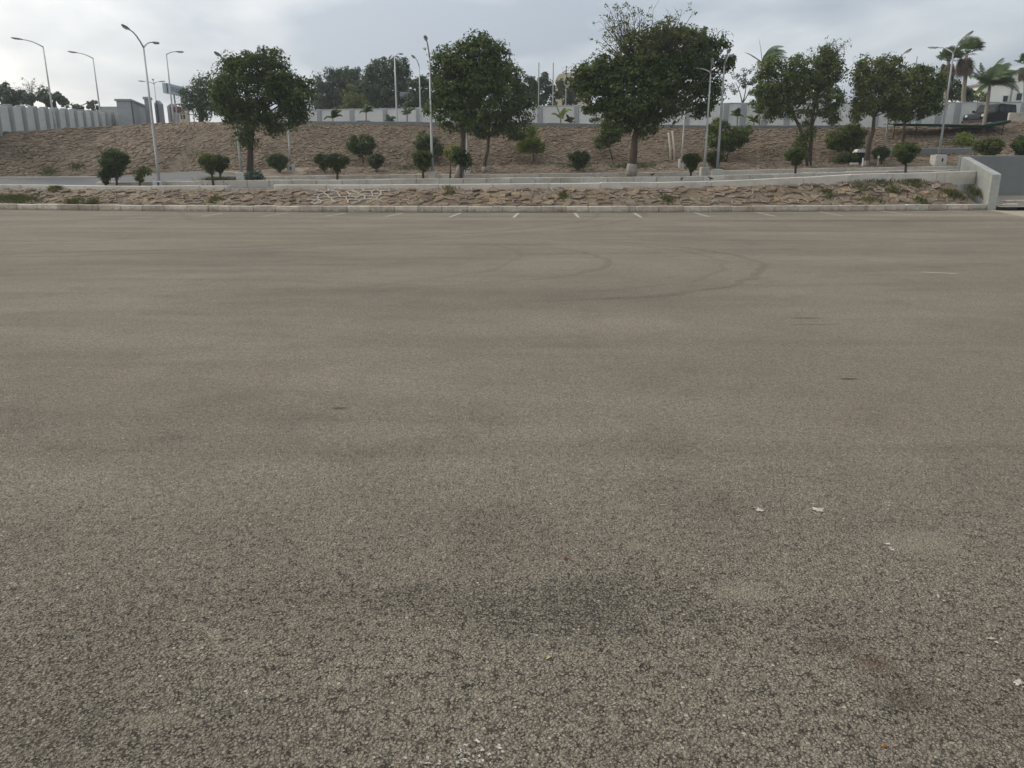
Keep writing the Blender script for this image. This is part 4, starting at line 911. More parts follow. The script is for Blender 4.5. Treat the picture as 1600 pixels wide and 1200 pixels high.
lamp('street lamp standing inside the left round tree, only head and pole foot visible', 378, 41.6, 112, [(-.05, -1.4, .62), (.0, 1.2, .4)], (.44, .42))
lamp('tall double-headed street lamp on a white block left of the central tall tree', 676, 41.6, 88, [(.0, -1.3, .62), (-.25, .8, .52)], (.42, .36))
lamp('nearest right-hand street lamp on a white block before the largest tree', 1120, 41.8, 100, [(-.12, -1.0, .45), (.55, 1.1, .6)], (.5, .32), mat='pole_grey')
lamp('slim white-lit street lamp with several arms left of the nearest right-hand one', 1100, 42.6, 112, [(-.2, -1.0, .4), (.25, .8, .55), (-.45, .3, .22)], (.44, .44), r=.06)
lamp('white street lamp post under the right half of the largest tree', 1065, 51.6, 152, [(.02, -1.0, .35)], (.42, .52), r=.06)
lamp('white street lamp post between the two central trees', 730, 50.8, 128, [(-.3, -1.0, .4)], (.44, .34), r=.065)
lamp('far white street lamp block and pole right of the left round tree', 455, 51.6, 118, [(-.3, -1.0, .4)], (.42, .42), r=.06, hatch=True)
lamp('right-hand street lamp with chunky white block near the wing wall', 1465, 50.7, 82, [(.05, -1.1, .85), (-.55, 1.0, .48)], (.72, .62), r=.075, mat='pole_grey', hatch=True)
lamp('pale lamp post behind the light loose-crowned tree', 1380, 52.5, 104, [(.1, -1.0, .75)], None, r=.06, mat='pole_grey')
lamp('single-armed lamp post on the terrace before the tallest background tree', 621, 60.5, 88, [(.25, .9, .35)], None, r=.07)
lamp('single-armed lamp post on the terrace left of the central double lamp', 658, 60.5, 102, [(-.2, -.9, .45)], None, r=.06)
lamp('lamp post by the gate pillars in front of the sign board', 272, 60.5, 84, [(.45, .9, .32)], None, r=.065)
lamp('leftmost lamp post behind the left boundary wall', 87, 60, 72, [(-1.15, -.6, .42)], None, r=.07)
lamp('second lamp post behind the left boundary wall', 160, 70, 90, [(-1.1, -.5, .38)], None, r=.07)
lamp('small distant three-armed lamp beyond the gate', 250, 96, 130, [(-1.0, -.3, .22), (.3, -.8, .3), (.6, .2, .25)], None, r=.07)
def mast(label, u, Y, v0, r=.05, cross=0, mat='pole_grey'):
    B = place(u, Y); root = empty('steel_mast', B, label, 'mast', 'thin masts behind the wall'); z = zat(v0, Y) - B.z
    MB().tube([(0, 0, -.1), (0, 0, z)], [r, r * .8], 8).build('post', M[mat], root)
    for i in range(cross): MB().tube([(-.02, 0, z - .3 - i * .28), (.26, 0, z - .3 - i * .28)], .016, 5).build('peg', M[mat], root)
mast('leftmost of the three thin steel masts behind the wall', 841, 71, 98); mast('middle of the three thin steel masts behind the wall', 863, 71, 98); mast('right one of the three thin steel masts, with pegs', 883, 71, 104, cross=4)
mast('thin stepped mast between the two right-hand trees', 1327, 70, 102, .045, 5); mast('short mast tip above the light loose-crowned tree', 1417, 72, 88, .05)

# ------------------------------------------------------------------ boundary walls
def wall_run(name, label, pts, H_, post_w=.42, post_d=.36, panel_t=.16, base_z=None):
    """pts: post feet (x, y, z_top)"""
    root = empty(name, (pts[0][0], pts[0][1], pts[0][2] - H_), label, 'wall'); O = Vector(root.location)
    for i, (x, y, zt) in enumerate(pts):
        if i < len(pts) - 1:
            x2, y2, z2 = pts[i + 1]; d = Vector((x2 - x, y2 - y, 0)); a = math.atan2(d.y, d.x)
            ob = MB().cbox((0, 0, -H_ / 2), (d.length - .02, panel_t, H_), .02).build('panel', M['wall_panel'], root); ob.location = Vector(((x + x2) / 2, (y + y2) / 2, (zt + z2) / 2 - .03)) - O; ob.rotation_euler.z = a
            cp = MB().cbox((0, 0, 0), (d.length - .02, panel_t + .06, .07), .015).build('coping', M['wall_grey'], root); cp.location = Vector(((x + x2) / 2, (y + y2) / 2, (zt + z2) / 2 + .007)) - O; cp.rotation_euler.z = a
        else: a = a
        ob = MB().cbox((0, 0, -H_ / 2), (post_w, post_d, H_ + .05), .03).build('post', M['wall_post'], root); ob.location = Vector((x, y, zt)) - O; ob.rotation_euler.z = a
    return root
def wall_pts(us, u0, Y0, v0, u1, Y1, v1):
    A, B = at(u0, v0, Y0), at(u1, v1, Y1); T = np.linspace(-.6, 1.6, 800); U = []
    for t in T:
        P = A.lerp(B, t); d = P.y * CP - (P.z - H) * SP; U.append(CU + F * P.x / d)
    return [tuple(A.lerp(B, float(np.interp(u, U, T)))) for u in us]
us = [447, 499, 550, 602, 654, 708, 763, 818, 844, 901, 958, 1016, 1074, 1132]
wall_run('boundary_wall', 'long pale boundary wall of panels and grey posts behind the terrace', wall_pts([u for u in us if u != 818], 480, 71.3, 172, 1132, 64.3, 161.5), 2.6)
wall_run('boundary_wall', 'right stretch of pale panel wall behind the palms and black car', wall_pts([1134.5, 1162, 1196, 1231, 1266, 1301, 1336, 1370, 1404, 1438, 1468, 1497, 1531, 1565, 1600, 1640, 1690], 1132, 64.2, 161.5, 1600, 64, 160), 2.6, post_w=.46)
# stepped wall climbing away at the left
A, B = at(-62, 161, 46.5), at(183, 177, 79); nb = 15; root = None
pts = []
for i in range(nb + 1):
    t = i / nb; P = A.lerp(B, t); pts.append(P)
root = empty('stepped_wall', (A.x, A.y, A.z - 2.2), 'stepped pale panel wall receding at the left above the slope', 'wall'); O = Vector(root.location)
for i in range(nb):
    P, Q = pts[i], pts[i + 1]; d = Vector((Q.x - P.x, Q.y - P.y, 0)); a = math.atan2(d.y, d.x); zt = (P.z + Q.z) / 2
    ob = MB().cbox((0, 0, -1.2), (d.length - .03, .16, 2.4), .02).build('panel', M['wall_panel'], root); ob.location = Vector(((P.x + Q.x) / 2, (P.y + Q.y) / 2, zt)) - O; ob.rotation_euler.z = a
    ob = MB().cbox((0, 0, -1.2), (.34, .52, 2.46), .03).build('post', M['wall_post'], root); ob.location = Vector((P.x, P.y, zt + .02)) - O; ob.rotation_euler.z = a
# gate buildings at the left
def block_px(u0, u1, v0, v1, Y, dep): 
    a, b = at(u0, v0, Y), at(u1, v1, Y); return (a.x, b.x, b.z, a.z, Y, dep)
x0, x1, z0, z1, Y, dp = block_px(181.5, 209, 157.5, 200, 76, 3)
root = empty('gate_lodge', (x0, Y, z0), 'plain grey block building beside the gate at upper left', 'building')
P = Vector((x0, Y, z0)); x2, y2 = at(229, 160, 84).x, 84
m = MB(); v_ = [(x0, Y), (x1, Y), (x2, y2), (x0 + (x2 - x1), y2)]
vs = [Vector((a, b, z0 - .5)) - P for a, b in v_] + [Vector((a, b, z1)) - P for a, b in v_]
m.add(vs, [(0, 1, 5, 4), (1, 2, 6, 5), (2, 3, 7, 6), (3, 0, 4, 7), (4, 5, 6, 7)]); m.build('walls', M['wall_grey'], root)
m = MB(); vs = [Vector((a + (.12 if i in (1, 2) else -.12), b + (-.12 if i < 2 else .12), z)) - P for z in (z1 + .002, z1 + .16) for i, (a, b) in enumerate(v_)]
m.add(vs, [(3, 2, 1, 0), (4, 5, 6, 7), (0, 1, 5, 4), (1, 2, 6, 5), (2, 3, 7, 6), (3, 0, 4, 7)]); m.build('roof_slab', M['gate_pillar'], root)
m = MB(); dd = Vector((x2 - x1, y2 - Y, 0)).normalized(); m.tube([Vector((x1 + .1, Y - .05, z0 - .3)) - P, Vector((x1 + .1, Y - .05, z1)) - P], .07, 6); m.build('drain_pipe', M['slate'], root)
x0, x1, z0, z1, Y, dp = block_px(150, 190, 166.5, 200, 88, .3)
o = MB().bbox((x0, Y, z0 - .5), (x1, Y + .3, z1)).build('yard_wall', M['wall_grey'], origin=(x0, Y, z0)); tag(o, 'plain low grey wall between stepped wall and block building', 'wall')
def pillar(label, u0, u1, v0, Y, gable):
    x0, x1, z0, z1, Y, dp = block_px(u0, u1, v0, 196, Y, .8); wd = x1 - x0; root = empty('gate_pillar', ((x0 + x1) / 2, Y, z0), label, 'gate pillar', 'pillars of the gate'); h = z1 - z0
    if gable:
        MB().prism([(-wd / 2, 0), (wd / 2, 0), (wd / 2, h * .86), (0, h), (-wd / 2, h * .86)], -.4, .4).build('shaft', M['gate_pillar'], root)
        MB().prism([(-wd * .16, h * .08), (wd * .16, h * .08), (wd * .16, h * .8), (0, h * .88), (-wd * .16, h * .8)], -.43, -.39).build('niche', M['slate'], root)
    else:
        MB().cbox((0, 0, h / 2), (wd, .8, h), .03).build('shaft', M['gate_pillar'], root); MB().cbox((0, 0, h + .02), (wd + .16, .96, .22), .03).build('cap', M['wall_grey'], root)
pillar('flat-capped gate pillar touching the block building', 227.5, 238.5, 154, 79, False); pillar('pointed gate pillar with dark niche behind the first double lamp', 243, 256, 157, 80, True); pillar('pointed gate pillar with dark niche below the sign board', 263, 280, 162, 78, True)
# sign board (its lettering is a pale blue blur in the photograph)
a, b = at(255.5, 129, 78), at(286, 134, 82); zb = zat(145, 78); root = empty('sign_board', (a.x, a.y, 5.8), 'long pale blue sign board on posts above the gate', 'sign'); P = Vector(root.location)
d = Vector((b.x - a.x, b.y - a.y, 0)); an = math.atan2(d.y, d.x); hb = a.z - zb; ctr = (a + b) / 2; cz = zb + hb / 2
ob = MB().cbox((0, 0, -hb / 2 + hb / 2), (d.length, .35, hb), .03).build('panel', M['sign_face'], root); ob.location = Vector((ctr.x, ctr.y, cz)) - P; ob.rotation_euler.z = an
q = MB().cbox((0, -.19, 0), (d.length * .56, .03, hb * .5), .01).build('blue_band', M['sign_blue'], ob); q = MB().cbox((-d.length * .44, -.19, 0), (d.length * .05, .03, hb * .86), .01).build('end_band', M['slate'], ob)
for u_, w_ in ((271, .14), (286.5, .55)):
    c_ = at(u_, 140, 80.3); MB().cbox((c_.x - P.x, c_.y - P.y, (zb - 5.8) / 2 + .1), (w_, w_ * .8, zb - 5.8), .02).build('post', M['wall_grey'], root)
# small booth with red awning behind the gate
B = place(288, 74); root = empty('booth', B, 'small cream booth with a dull red awning beside the gate', 'booth')
MB().cbox((0.1, 0, .7), (.7, .6, 1.4), .03).build('body', M['cream'], root); MB().prism([(-.75, 1.3), (.3, 1.3), (.05, 1.75), (-.55, 1.75)], -.5, .45).build('awning', M['red'], root); MB().cbox((0.1, -.31, .95), (.4, .03, .5), .005).build('opening', M['glass_dark'], root)
B = place(296, 73); root = empty('railing', B, 'grey metal railing right of the booth by the gate', 'railing')
for i in range(5): MB().tube([(-1 + i * .5, 0, -.1), (-1 + i * .5, 0, 2.0 - .05)], .05, 6).build('upright', M['pole_grey'], root)
for z_ in (1.1, 2.0): MB().tube([(-1.05, 0, z_), (1.05, 0, z_)], .05, 6).build('rail', M['pole_grey'], root)

# ------------------------------------------------------------------ houses beyond the wall
def windows(root, P, lst, Y, wmat='glass_dark', fmat='frame_white'):
    for (u0, u1, v0, v1) in lst:
        a, b = at(u0, v0, Y), at(u1, v1, Y); f_ = MB(); cx, cz = (a.x + b.x) / 2, (a.z + b.z) / 2; w_, h_ = b.x - a.x, a.z - b.z; t_ = .09
        for c_, d_ in (((cx, cz + h_ / 2 + t_ / 2), (w_ + 2 * t_, t_)), ((cx, cz - h_ / 2 - t_ / 2), (w_ + 2 * t_ + .1, t_)), ((cx - w_ / 2 - t_ / 2, cz), (t_, h_)), ((cx + w_ / 2 + t_ / 2, cz), (t_, h_))):
            f_.box((c_[0], Y - .04, c_[1]), (d_[0], .14, d_[1]))
        fo = f_.build('window', M[fmat], root, origin=P)
        q = MB().box((cx, Y - .01, cz), (w_, .05, h_)).build('pane', M[wmat], fo, origin=P)
Y = 84; a, b, c_ = at(1533, 131, Y), at(1625, 98, Y), at(1740, 131, Y); P = Vector((a.x, Y, 4.4))
root = empty('white_house', P, 'white gabled house behind the wall at the right edge', 'house')
MB().prism([(0, 0), (c_.x - a.x, 0), (c_.x - a.x, c_.z - 4.4), (b.x - a.x, b.z - 4.4), (0, a.z - 4.4)], 0, 10).build('wall', M['house_white'], root)
m = MB()
for q0, q1 in ((a, b), (b, c_)):
    e = (q1 - q0).normalized() * .4; n_ = Vector((-e.z, 0, e.x)).normalized() * .16; p0, p1 = q0 - e * (1 if q0 is a else 0), q1 + e * (1 if q1 is c_ else 0)
    k_ = [p0, p1, p1 + n_, p0 + n_]; o_ = Vector((a.x, 0, 4.4)); m.prism([((x - o_).x, (x - o_).z + .004) for x in k_], -.4, 10.4)
rf = m.build('roof', M['wall_grey'], root); MB().tube([(at(1584, 120, Y).x - a.x, -.08, 0), (at(1584, 120, Y).x - a.x, -.08, at(1584, 122, Y).z - 4.4)], .09, 8).build('drain_pipe', M['wall_post'], root)
windows(root, P, [(1588, 1595, 146, 157), (1567, 1573, 150, 162), (1610, 1620, 146, 157), (1539, 1544, 147, 158)], Y - .02)
Y = 130; a, b = at(869, 122, Y), at(925, 122, Y); P = Vector((a.x, Y, 4.3)); root = empty('beige_building', P, 'beige building with rounded parapet rising left of the largest tree', 'building')
m = MB(); n_ = 12; wdt = b.x - a.x; arc_ = [(wdt * i / n_, a.z - 4.3 + 0.8 * math.sin(math.pi * i / n_) ** .25) for i in range(n_, -1, -1)]
m.prism([(0, 0), (wdt, 0)] + arc_, 0, 12).build('wall', M['house_beige'], root); windows(root, P, [(886, 894, 121, 127), (905, 913, 121, 127), (872, 878, 132, 142)], Y - .03, fmat='house_beige')
MB().bbox((at(880, 130, Y).x - a.x, -.3, at(880, 134, Y).z - 4.3), (wdt + .2, -.02, at(880, 131.5, Y).z - 4.3)).build('balcony_slab', M['frame_white'], root)
Y = 86; a, b = at(664, 152, Y), at(728, 152, Y); P = Vector((a.x, Y, 4.4)); root = empty('slab_roofed_house', P, 'low olive house with grey slab roof behind the wall at centre', 'house')
MB().bbox((0, 0, 0), (b.x - a.x, 7, a.z - 4.4)).build('wall', M['house_olive'], root); z_ = a.z - 4.4
MB().cbox(((b.x - a.x) / 2 - .9, 3.2, z_ + .22), (b.x - a.x + 3.2, 8.4, .42), .04).build('roof_slab', M['roof_grey'], root)
windows(root, P, [(680, 690, 155, 163)], Y - .03, fmat='roof_grey')
tk = MB().ball((at(657, 148, Y).x - a.x, .2, zat(147.5, Y) - 4.4), (.3, .3, .32), 12, 8).build('water_globe', M['frame_white'], root, smooth=True)

# ------------------------------------------------------------------ palms
def frond(m, p0, d, L_, droop, wind, wl, rr, n_=10, wid=.5, leafy=1.0):
    """feather frond: arching midrib with leaflets on both sides"""
    d = Vector(d).normalized(); p = Vector(p0); st = L_ / n_; pts = [p.copy()]
    for i in range(n_):
        d = (d + Vector((wind[0], wind[1], -droop)) * (i / n_) * .5).normalized(); p = p + d * st; pts.append(p.copy())
    m.tube(pts, [.035 * (1 - .8 * i / n_) for i in range(n_ + 1)], 4)
    for i in range(1, n_ + 1):
        t = (pts[i] - pts[i - 1]).normalized(); side = t.cross(Vector((0, 0, 1)))
        side = side.normalized() if side.length > .05 else Vector((1, 0, 0)); k = wid * math.sin(math.pi * min(.97, .12 + .82 * i / n_)) * leafy
        for sgn in (-1, 1):
            for f_ in (.0, .2, .4, .6, .8):
                q = pts[i - 1].lerp(pts[i], f_); e = q + (side * sgn * .75 + t * .7 + Vector((wind[0] * .8, wind[1] * .8, -.35 - wl * rr.uniform(.5, 1)))) * k * rr.uniform(.8, 1.1)
                wv = t * .014; m.add([q - wv, q + wv, e.lerp(q, .4) + wv * 1.1, e, e.lerp(q, .4) - wv * 1.1], [(0, 1, 2, 3, 4)])
def fan(m, p0, d, pet, L_, rr, wind=(.5, 0)):
    """fan leaf: petiole and radiating pleated segments bent by the wind"""
    d = Vector(d).normalized(); p1 = Vector(p0) + d * pet; m.tube([p0, p1], [.022, .015], 4)
    side = d.cross(Vector((0, 0, 1))); side = side.normalized() if side.length > .05 else Vector((0, 1, 0)); up = side.cross(d)
    for i in range(15):
        th = R(-105 + 15 * i); a = d * math.cos(th) + side * math.sin(th); a = (a + up * .1 + Vector((wind[0] * .5, wind[1] * .5, 0))).normalized(); e = p1 + a * L_ * rr.uniform(.85, 1.05) + Vector((wind[0] * .25, 0, -.22 * L_)); md = p1 + a * L_ * .55
        wv = a.cross(up).normalized() * .05; m.add([p1, md + wv, e, md - wv], [(0, 1, 2, 3)])
def feather_palm(label, u, Y, crown, fr, tpts, r=.13, leaf='palm', L_=2.2, seed=1, base=None, name='feather_palm', group=None, wid=.5, cat='palm'):
    rr = random.Random(seed); B = base or place(u, Y); root = empty(name, B, label, cat, group); C = at(crown[0], crown[1], Y) - B
    pts = [Vector((0, 0, -.2))] + [at(q[0], q[1], Y) - B for q in tpts] + [C]
    rad = [r * (1.3 - .5 * i / (len(pts) - 1)) for i in range(len(pts))]
    MB().tube(pts, rad, 9).build('trunk', M['bark_pale'], root, smooth=True)
    for (az, el, ln, dr, wd, lf) in fr:
        d = Vector((math.cos(R(az)) * math.cos(R(el)), math.sin(R(az)) * math.cos(R(el)), math.sin(R(el)))); m = MB(); frond(m, C, d, L_ * ln, dr, (wd, 0), .3, rr, wid=wid, leafy=lf); m.build('frond', M[leaf], root)
    return root
# azimuth 0 = right, 90 = away from the camera, 180 = left
wind_fr = [(150, 80, .95, .1, -.05, .25), (165, 38, .85, .2, .0, .35), (40, 70, 1.1, .6, .9, 1), (0, 62, 1.1, .5, .8, 1), (-30, 55, 1.1, .6, .8, 1), (20, 45, 1.15, .5, .6, 1), (-60, 50, 1, .7, .7, 1), (70, 55, 1, .7, .7, 1), (-10, 30, 1.1, .4, .5, 1), (100, 30, .9, .8, .4, 1), (-100, 25, .9, .8, .5, 1), (15, 75, 1.2, .5, .9, 1)]
feather_palm('wind-bent feathery palm rising behind the twin-trunked tree', 1185, 75, (1191, 98), wind_fr, [(1186, 150), (1188, 120)], .16, L_=2.25, seed=3, wid=.6)
rr = random.Random(4)
cocon = [(rr.uniform(0, 360), rr.uniform(20, 85), rr.uniform(.75, 1.1), rr.uniform(.35, .7), .55, 1) for _ in range(30)] + [(0, 35, 1.6, .35, .3, .9), (-20, 5, 1.3, .7, .2, .9), (10, 20, 1.5, .7, .2, .9), (185, -10, .8, .7, .1, 1), (20, 70, 1.2, .4, .4, 1), (60, 80, 1.2, .3, .4, 1)]
B = place(1530, 56.2)
feather_palm('leaning palm with bushy green head before the white house', 1530, 56.2, (1547, 130), cocon, [(1533, 215), (1538, 190), (1543, 160)], .12, L_=1.7, seed=5, base=B, wid=.6)
def fan_palm(label, u, Y, crown, seed, tpts, sc_=1.0):
    rr = random.Random(seed); B = place(u, Y); root = empty('fan_palm', B, label, 'palm', 'fan palms with dead skirts'); C = at(crown[0], crown[1], Y) - B
    pts = [Vector((0, 0, -.2))] + [at(q[0], q[1], Y) - B for q in tpts] + [C]; MB().tube(pts, [.2 - .07 * i / (len(pts) - 1) for i in range(len(pts))], 9).build('trunk', M['bark_pale'], root, smooth=True)
    for i in range(24):
        az, el = rr.uniform(0, 6.28), R(rr.uniform(5, 85)); d = Vector((math.cos(az) * math.cos(el) + .25, math.sin(az) * math.cos(el), math.sin(el))); m = MB(); fan(m, C, d, .75 * sc_, .75 * sc_, rr); m.build('fan_leaf', M['palm'], root)
    for i in range(26):
        az = rr.uniform(0, 6.28); d = Vector((math.cos(az) * .55, math.sin(az) * .55, -1)); m = MB(); fan(m, C - Vector((0, 0, rr.uniform(0, .9) * sc_)), d, .35 * sc_, .7 * sc_, rr, (.15, 0)); m.build('dead_leaf', M['palm_dead'], root)
fan_palm('left and lower of the two fan palms with brown skirts', 1478, 66.5, (1482, 96), 6, [(1478, 150), (1480, 120)], .95)
fan_palm('right and taller of the two fan palms with brown skirts', 1512, 67, (1510, 84), 7, [(1505, 150), (1509, 115)], 1.1)
fan_palm('fan palm head cut by the right picture edge above the white house', 1604, 66, (1604, 100), 8, [(1603, 150), (1603, 120)], .8)
m_ = [(rr.uniform(0, 360), rr.uniform(25, 80), rr.uniform(.7, 1.1), rr.uniform(.5, 1.0), .1, 1) for _ in range(9)]
GP = 'young palms on the terrace in front of the wall'
for i, (u, Y, vc, L_, leaf, lb) in enumerate(((520, 62, 184, 1.05, 'palm', 'young spiky palm before the wall at the left of the terrace'), (572, 63, 175, .8, 'palm', 'small umbrella-shaped young palm left of the far single lamp'), (608, 61.5, 190, .7, 'palm', 'low arching plant left of the far single lamp foot'), (636, 63, 178, .9, 'palm', 'leafy young palm just right of the far single lamp foot'), (876, 61, 184, 1.2, 'leaf_yellow', 'bright yellow-green young palm before the wall at centre'), (890, 61.5, 190, .6, 'leaf_topiary', 'dark low plant beside the bright yellow-green young palm'), (1053, 60.5, 178, .9, 'palm', 'young palm under the largest crown near the white lamp post'), (1152, 61, 181, .7, 'palm', 'small dark palm left of the wide-post stretch of wall'), (1187, 61, 177, .85, 'palm', 'small umbrella palm before the wall left of the twin-trunked tree'), (1178, 60.6, 190, .7, 'leaf_yellow', 'low yellow-green plant below the umbrella palm'), (945, 61, 176, .7, 'palm', 'young palm half hidden at the left edge of the largest crown'))):
    fr = [(a_ + i * 23, e, l, d_, w_, f_) for a_, e, l, d_, w_, f_ in m_]
    feather_palm(lb, u, Y, (u, vc), fr, [(u, vc + 6)], .05, leaf, L_, 40 + i, None, 'young_palm', GP, .32, 'plant')
B = place(928, 60.8); root = empty('potted_plant', B + Vector((0, 0, .0)), 'dark upright potted plant before the wall left of the largest tree', 'plant')
MB().tube([(0, 0, 0), (0, 0, .35), (0, 0, .7)], [.2, .3, .34], 10).build('pot', M['clay'], root); C, Nn = lobes_points([((0, 0, 1.0), (.32, .3, .5))], 14, .15, 20, np.random.RandomState(5)); leaf_mesh('foliage', C, Nn, .12, M['leaf_topiary'], root, np.random.RandomState(6))
B = place(569, 61.5); root = empty('bench', B, 'low black bench on the terrace before the wall', 'bench'); zt = zat(188.5, 61.5) - B.z
MB().cbox((0, 0, zt - .06), (1.0, .4, .1), .01).build('seat', M['bin'], root)
for sx in (-.42, .42): MB().cbox((sx, 0, (zt - .1) / 2), (.08, .36, zt - .1), .01).build('leg', M['bin'], root)

# ------------------------------------------------------------------ car on the terrace
def suv():
    B = Vector((xat(1546, 60.8, 5.3), 60.8, 0)); B.z = ground(B.x, B.y); root = empty('parked_car', B, 'black boxy off-road car parked on the terrace before the wall', 'car', rz=R(28))
    L_, W_ = 3.9, 1.7          # nose towards -x
    prof = [(-1.95, .45), (-1.97, .80), (-1.88, 1.02), (-.72, 1.14), (-.66, 1.12), (1.86, 1.12), (1.93, .95), (1.92, .45)]
    b = MB().prism(prof, -W_ / 2, W_ / 2).build('body', M['car_black'], root)
    roof = [(-.74, 1.12), (-.30, 1.70), (-.18, 1.76), (1.72, 1.76), (1.80, 1.70), (1.87, 1.12)]
    m = MB(); n_ = len(roof); vs = [(x, -W_ / 2 + (.10 if z > 1.3 else .02), z + .004) for x, z in roof] + [(x, W_ / 2 - (.10 if z > 1.3 else .02), z + .004) for x, z in roof]
    m.add(vs, [tuple(range(n_)), tuple(reversed(range(n_, 2 * n_)))] + [(i, n_ + i, n_ + (i + 1) % n_, (i + 1) % n_) for i in range(n_)]); cab = m.build('cabin', M['car_black'], root)
    for sgn in (-1, 1):
        for x0, x1, x2, x3 in ((-.52, .35, .35, -.22), (.45, 1.05, 1.05, .45), (1.15, 1.72, 1.66, 1.15)):
            y0, y1 = sgn * (W_ / 2 - .022), sgn * (W_ / 2 - .082); q = [(x0, y0, 1.2), (x1, y0, 1.2), (x2, y1, 1.64), (x3, y1, 1.64)]; MB().add(q, [(0, 1, 2, 3) if sgn < 0 else (3, 2, 1, 0)]).build('side_window', M['car_glass'], cab)
    MB().add([(-.715, .68, 1.19), (-.715, -.68, 1.19), (-.36, -.62, 1.66), (-.36, .62, 1.66)], [(0, 1, 2, 3)]).build('windscreen', M['car_glass'], cab)
    for sgn in (-1, 1):
        MB().ball((-1.93, sgn * .62, .88), (.06, .12, .10), 12, 8).build('headlight', M['lamp_glass'], root, smooth=True); MB().cbox((-.62, sgn * .95, 1.28), (.10, .2, .16), .02).build('mirror', M['car_black'], root)
        for x in (-1.25, 1.2):
            wh = empty_part('wheel', root, (x, sgn * (W_ / 2 - .12), .36))
    MB().cbox((-1.99, 0, .78), (.05, .9, .22), .01).build('grille', M['hatch'], root); MB().cbox((-2.03, 0, .5), (.16, 1.7, .2), .03).build('bumper', M['hatch'], root); MB().tube([(-1.75, -.55, 1.02), (-1.75, -.55, 1.75)], .012, 5).build('aerial', M['chrome'], root)
def empty_part(name, root, loc):
    tyre = MB(); n_ = 18
    for k_, (rad, y) in enumerate(((.22, -.11), (.35, -.11), (.36, -.06), (.36, .06), (.35, .11), (.22, .11))):
        for i in range(n_): th = 2 * math.pi * i / n_; tyre.v.append((rad * math.cos(th), y, rad * math.sin(th)))
    for k_ in range(5):
        for i in range(n_): tyre.f.append((k_ * n_ + i, k_ * n_ + (i + 1) % n_, (k_ + 1) * n_ + (i + 1) % n_, (k_ + 1) * n_ + i))
    o = tyre.build('wheel', M['rubber'], root, smooth=True); o.location = loc; MB().tube([(0, -.07, 0), (0, .07, 0)], .225, 16).build('rim', M['chrome'], o); return o
suv()

# ------------------------------------------------------------------ shade net on posts
def net():
    us_ = [1396, 1456, 1480, 1500, 1518, 1536, 1552, 1566, 1579]; vf = [197, 197.8, 198.4, 199, 199.4, 199.4, 198, 195.2, 191.5]
    B = place(1480, 55.6); root = empty('shade_net', B, 'sagging dark green shade net on thin posts below the black car', 'awning'); m = MB(); k_ = len(us_)
    f_ = [at(u, v, 55.4) - B for u, v in zip(us_, vf)]; t_ = [p + Vector((0, 0, .17)) for p in f_]; bk = [at(u, v, 55.4) - B + Vector((0, 1.5, .17 + .03)) for u, v in zip(us_, vf)]
    vs = f_ + t_ + bk; fs = [(i, i + 1, k_ + i + 1, k_ + i) for i in range(k_ - 1)] + [(k_ + i, k_ + i + 1, 2 * k_ + i + 1, 2 * k_ + i) for i in range(k_ - 1)]
    ob = m.add(vs, fs).build('net', M['net_green'], root); md = ob.modifiers.new('s', 'SOLIDIFY'); md.thickness = .02
    for u in (1398, 1432, 1480, 1497, 1545, 1568):
        top = at(u, float(np.interp(u, us_, vf)), 55.55) - B; g_ = ground(top.x + B.x, 55.55) - B.z; MB().tube([(top.x, top.y, g_ - .3), (top.x, top.y, top.z + .2)], .032, 7).build('post', M['rust_post'], root)
net()

# ------------------------------------------------------------------ small things
for u0, u1, vt, lb in ((1044.5, 1048.5, 208, 'left of two pale timber poles leaning on the slope'), (1050.5, 1054.5, 205, 'right of two pale timber poles leaning on the slope')):
    b_ = place(u1, 53.2, .1); t_ = at(u0, vt, 54.6); gz = ground(t_.x, 54.6) ; m = MB(); m.tube([(0, 0, 0), (t_ - b_) * .5 + Vector((.04, 0, 0)), t_ - b_], [.085, .08, .07], 9); o = m.build('timber_pole', M['timber'], smooth=True); o.location = b_; tag(o, lb, 'pole', 'pale poles leaning on the slope')
B = place(1341, 51.9); root = empty('waste_bin', B, 'black bin with a white lid under the broad low tree', 'bin'); MB().box((0, 0, .28), (.5, .45, .72), None, 1.12).build('body', M['bin'], root); MB().prism([(-.33, .64), (.33, .64), (.27, .82), (-.2, .84)], -.28, .28).build('lid', M['frame_white'], root)
B = place(1334, 51.3); o = MB().cbox((0, 0, .06), (.5, .35, .14), .03).build('paving_slab', M['cap']); o.location = B; tag(o, 'loose pale slab lying on the bed beside the black bin', 'slab')
B = place(1371, 50.7); root = empty('marker_post', B, 'short white marker post with pointed cap below the small clipped ball', 'post'); MB().tube([(0, 0, -.1), (0, 0, .5)], .045, 8).build('post', M['cap'], root); MB().tube([(0, 0, .5), (0, 0, .66)], [.1, .02], 8).build('cap', M['frame_white'], root)
B = place(1347, 50.6); o = MB().tube([(0, 0, -.1), (0, 0, .55)], .045, 8).build('marker_post', M['frame_white']); o.location = B; tag(o, 'plain white stake beside the leaning whitewashed trunk', 'post')
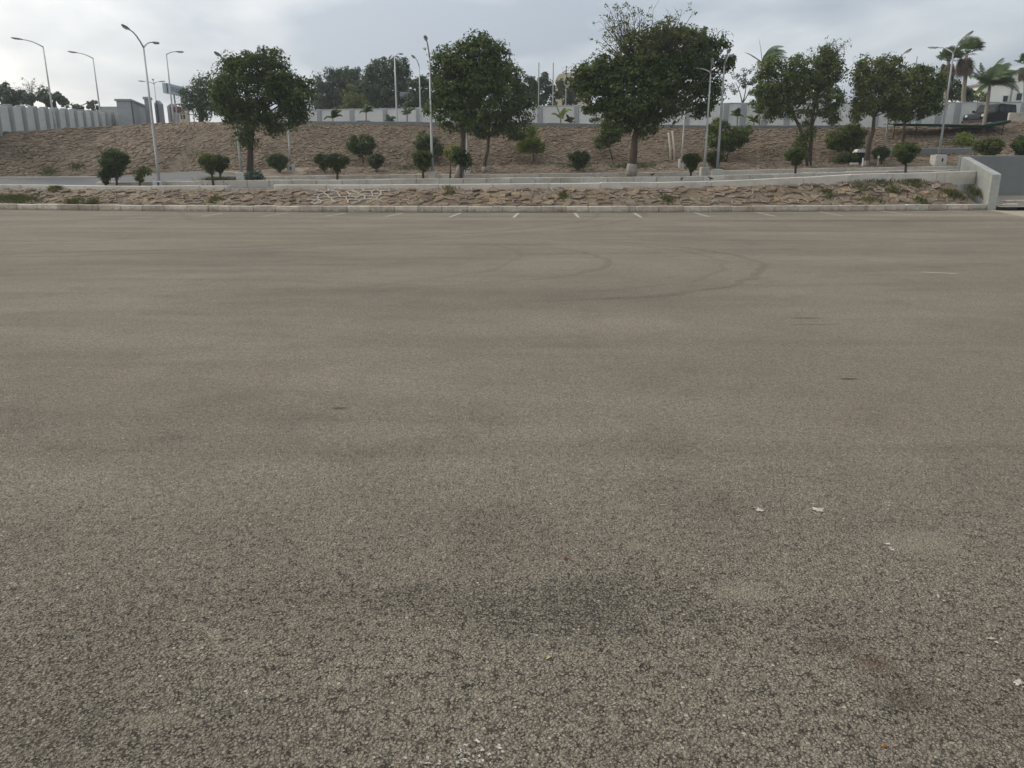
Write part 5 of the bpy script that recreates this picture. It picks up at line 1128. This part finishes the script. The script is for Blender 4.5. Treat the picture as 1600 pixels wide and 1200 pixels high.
def crow(u, Y, z, rz, lb):
    X = xat(u, Y, z); rot = Matrix.Rotation(R(28), 3, 'Y'); m = MB(); n_ = 10
    prof = [(-.20, .012, -.035), (-.13, .03, -.02), (-.06, .055, 0), (.02, .062, .005), (.08, .048, .03), (.115, .036, .065), (.145, .036, .085), (.172, .022, .083), (.20, .008, .078), (.215, .002, .075)]
    for x, r_, zz in prof:
        for q in range(n_): th = 2 * math.pi * q / n_; m.v.append((x, r_ * math.cos(th), zz + r_ * math.sin(th) + .145))
    for j in range(len(prof) - 1):
        for q in range(n_): m.f.append((j * n_ + q, j * n_ + (q + 1) % n_, (j + 1) * n_ + (q + 1) % n_, (j + 1) * n_ + q))
    for sgn in (-1, 1): m.tube([(.0, sgn * .025, .10), (.005, sgn * .027, .05), (.0, sgn * .027, .005), (.035, sgn * .03, .003)], [.011, .008, .007, .004], 5)
    o = m.build('crow', M['feather'], smooth=True); o.location = (X, Y, z); o.rotation_euler.z = rz; o.scale = (.72, .72, .72); tag(o, lb, 'bird', 'black crows near the road')
X_ = xat(1065, 35.5, 1.1); crow(1065, L_beam.Y(X_) + .13, L_beam.Z(X_) + .005, 1.0, 'left of two black crows on the lower kerb right of the largest trunk')
X_ = xat(1110, 35.5, 1.1); crow(1110, L_beam.Y(X_) + .13, L_beam.Z(X_) + .005, 2.6, 'right of two black crows on the lower kerb below a lamp block')
X_ = xat(1019.5, 40.3, 1.3); crow(1019.5, L_k2.Y(X_) + .1, L_k2.Z(X_) + .005, .3, 'black crow on the median kerb right of the largest trunk')

# ------------------------------------------------------------------ dusty air
def haze():
    m = MB().bbox((-1600, -1600, -1.4), (1600, 2600, 16)); o = m.build('haze', None or M['hatch']); o.data.materials.clear()
    mt = bpy.data.materials.new('dusty_air'); mt.use_nodes = True; nt = mt.node_tree; nt.nodes.clear(); out = nt.nodes.new('ShaderNodeOutputMaterial'); v = nt.nodes.new('ShaderNodeVolumePrincipled')
    v.inputs['Color'].default_value = (.86, .90, .94, 1); v.inputs['Density'].default_value = HAZE; v.inputs['Anisotropy'].default_value = 0.3; nt.links.new(v.outputs[0], out.inputs['Volume']); o.data.materials.append(mt)
    tag(o, 'pale dusty haze hanging in the air', 'haze', kind='stuff')
HAZE = 0.0006
if HAZE: haze()
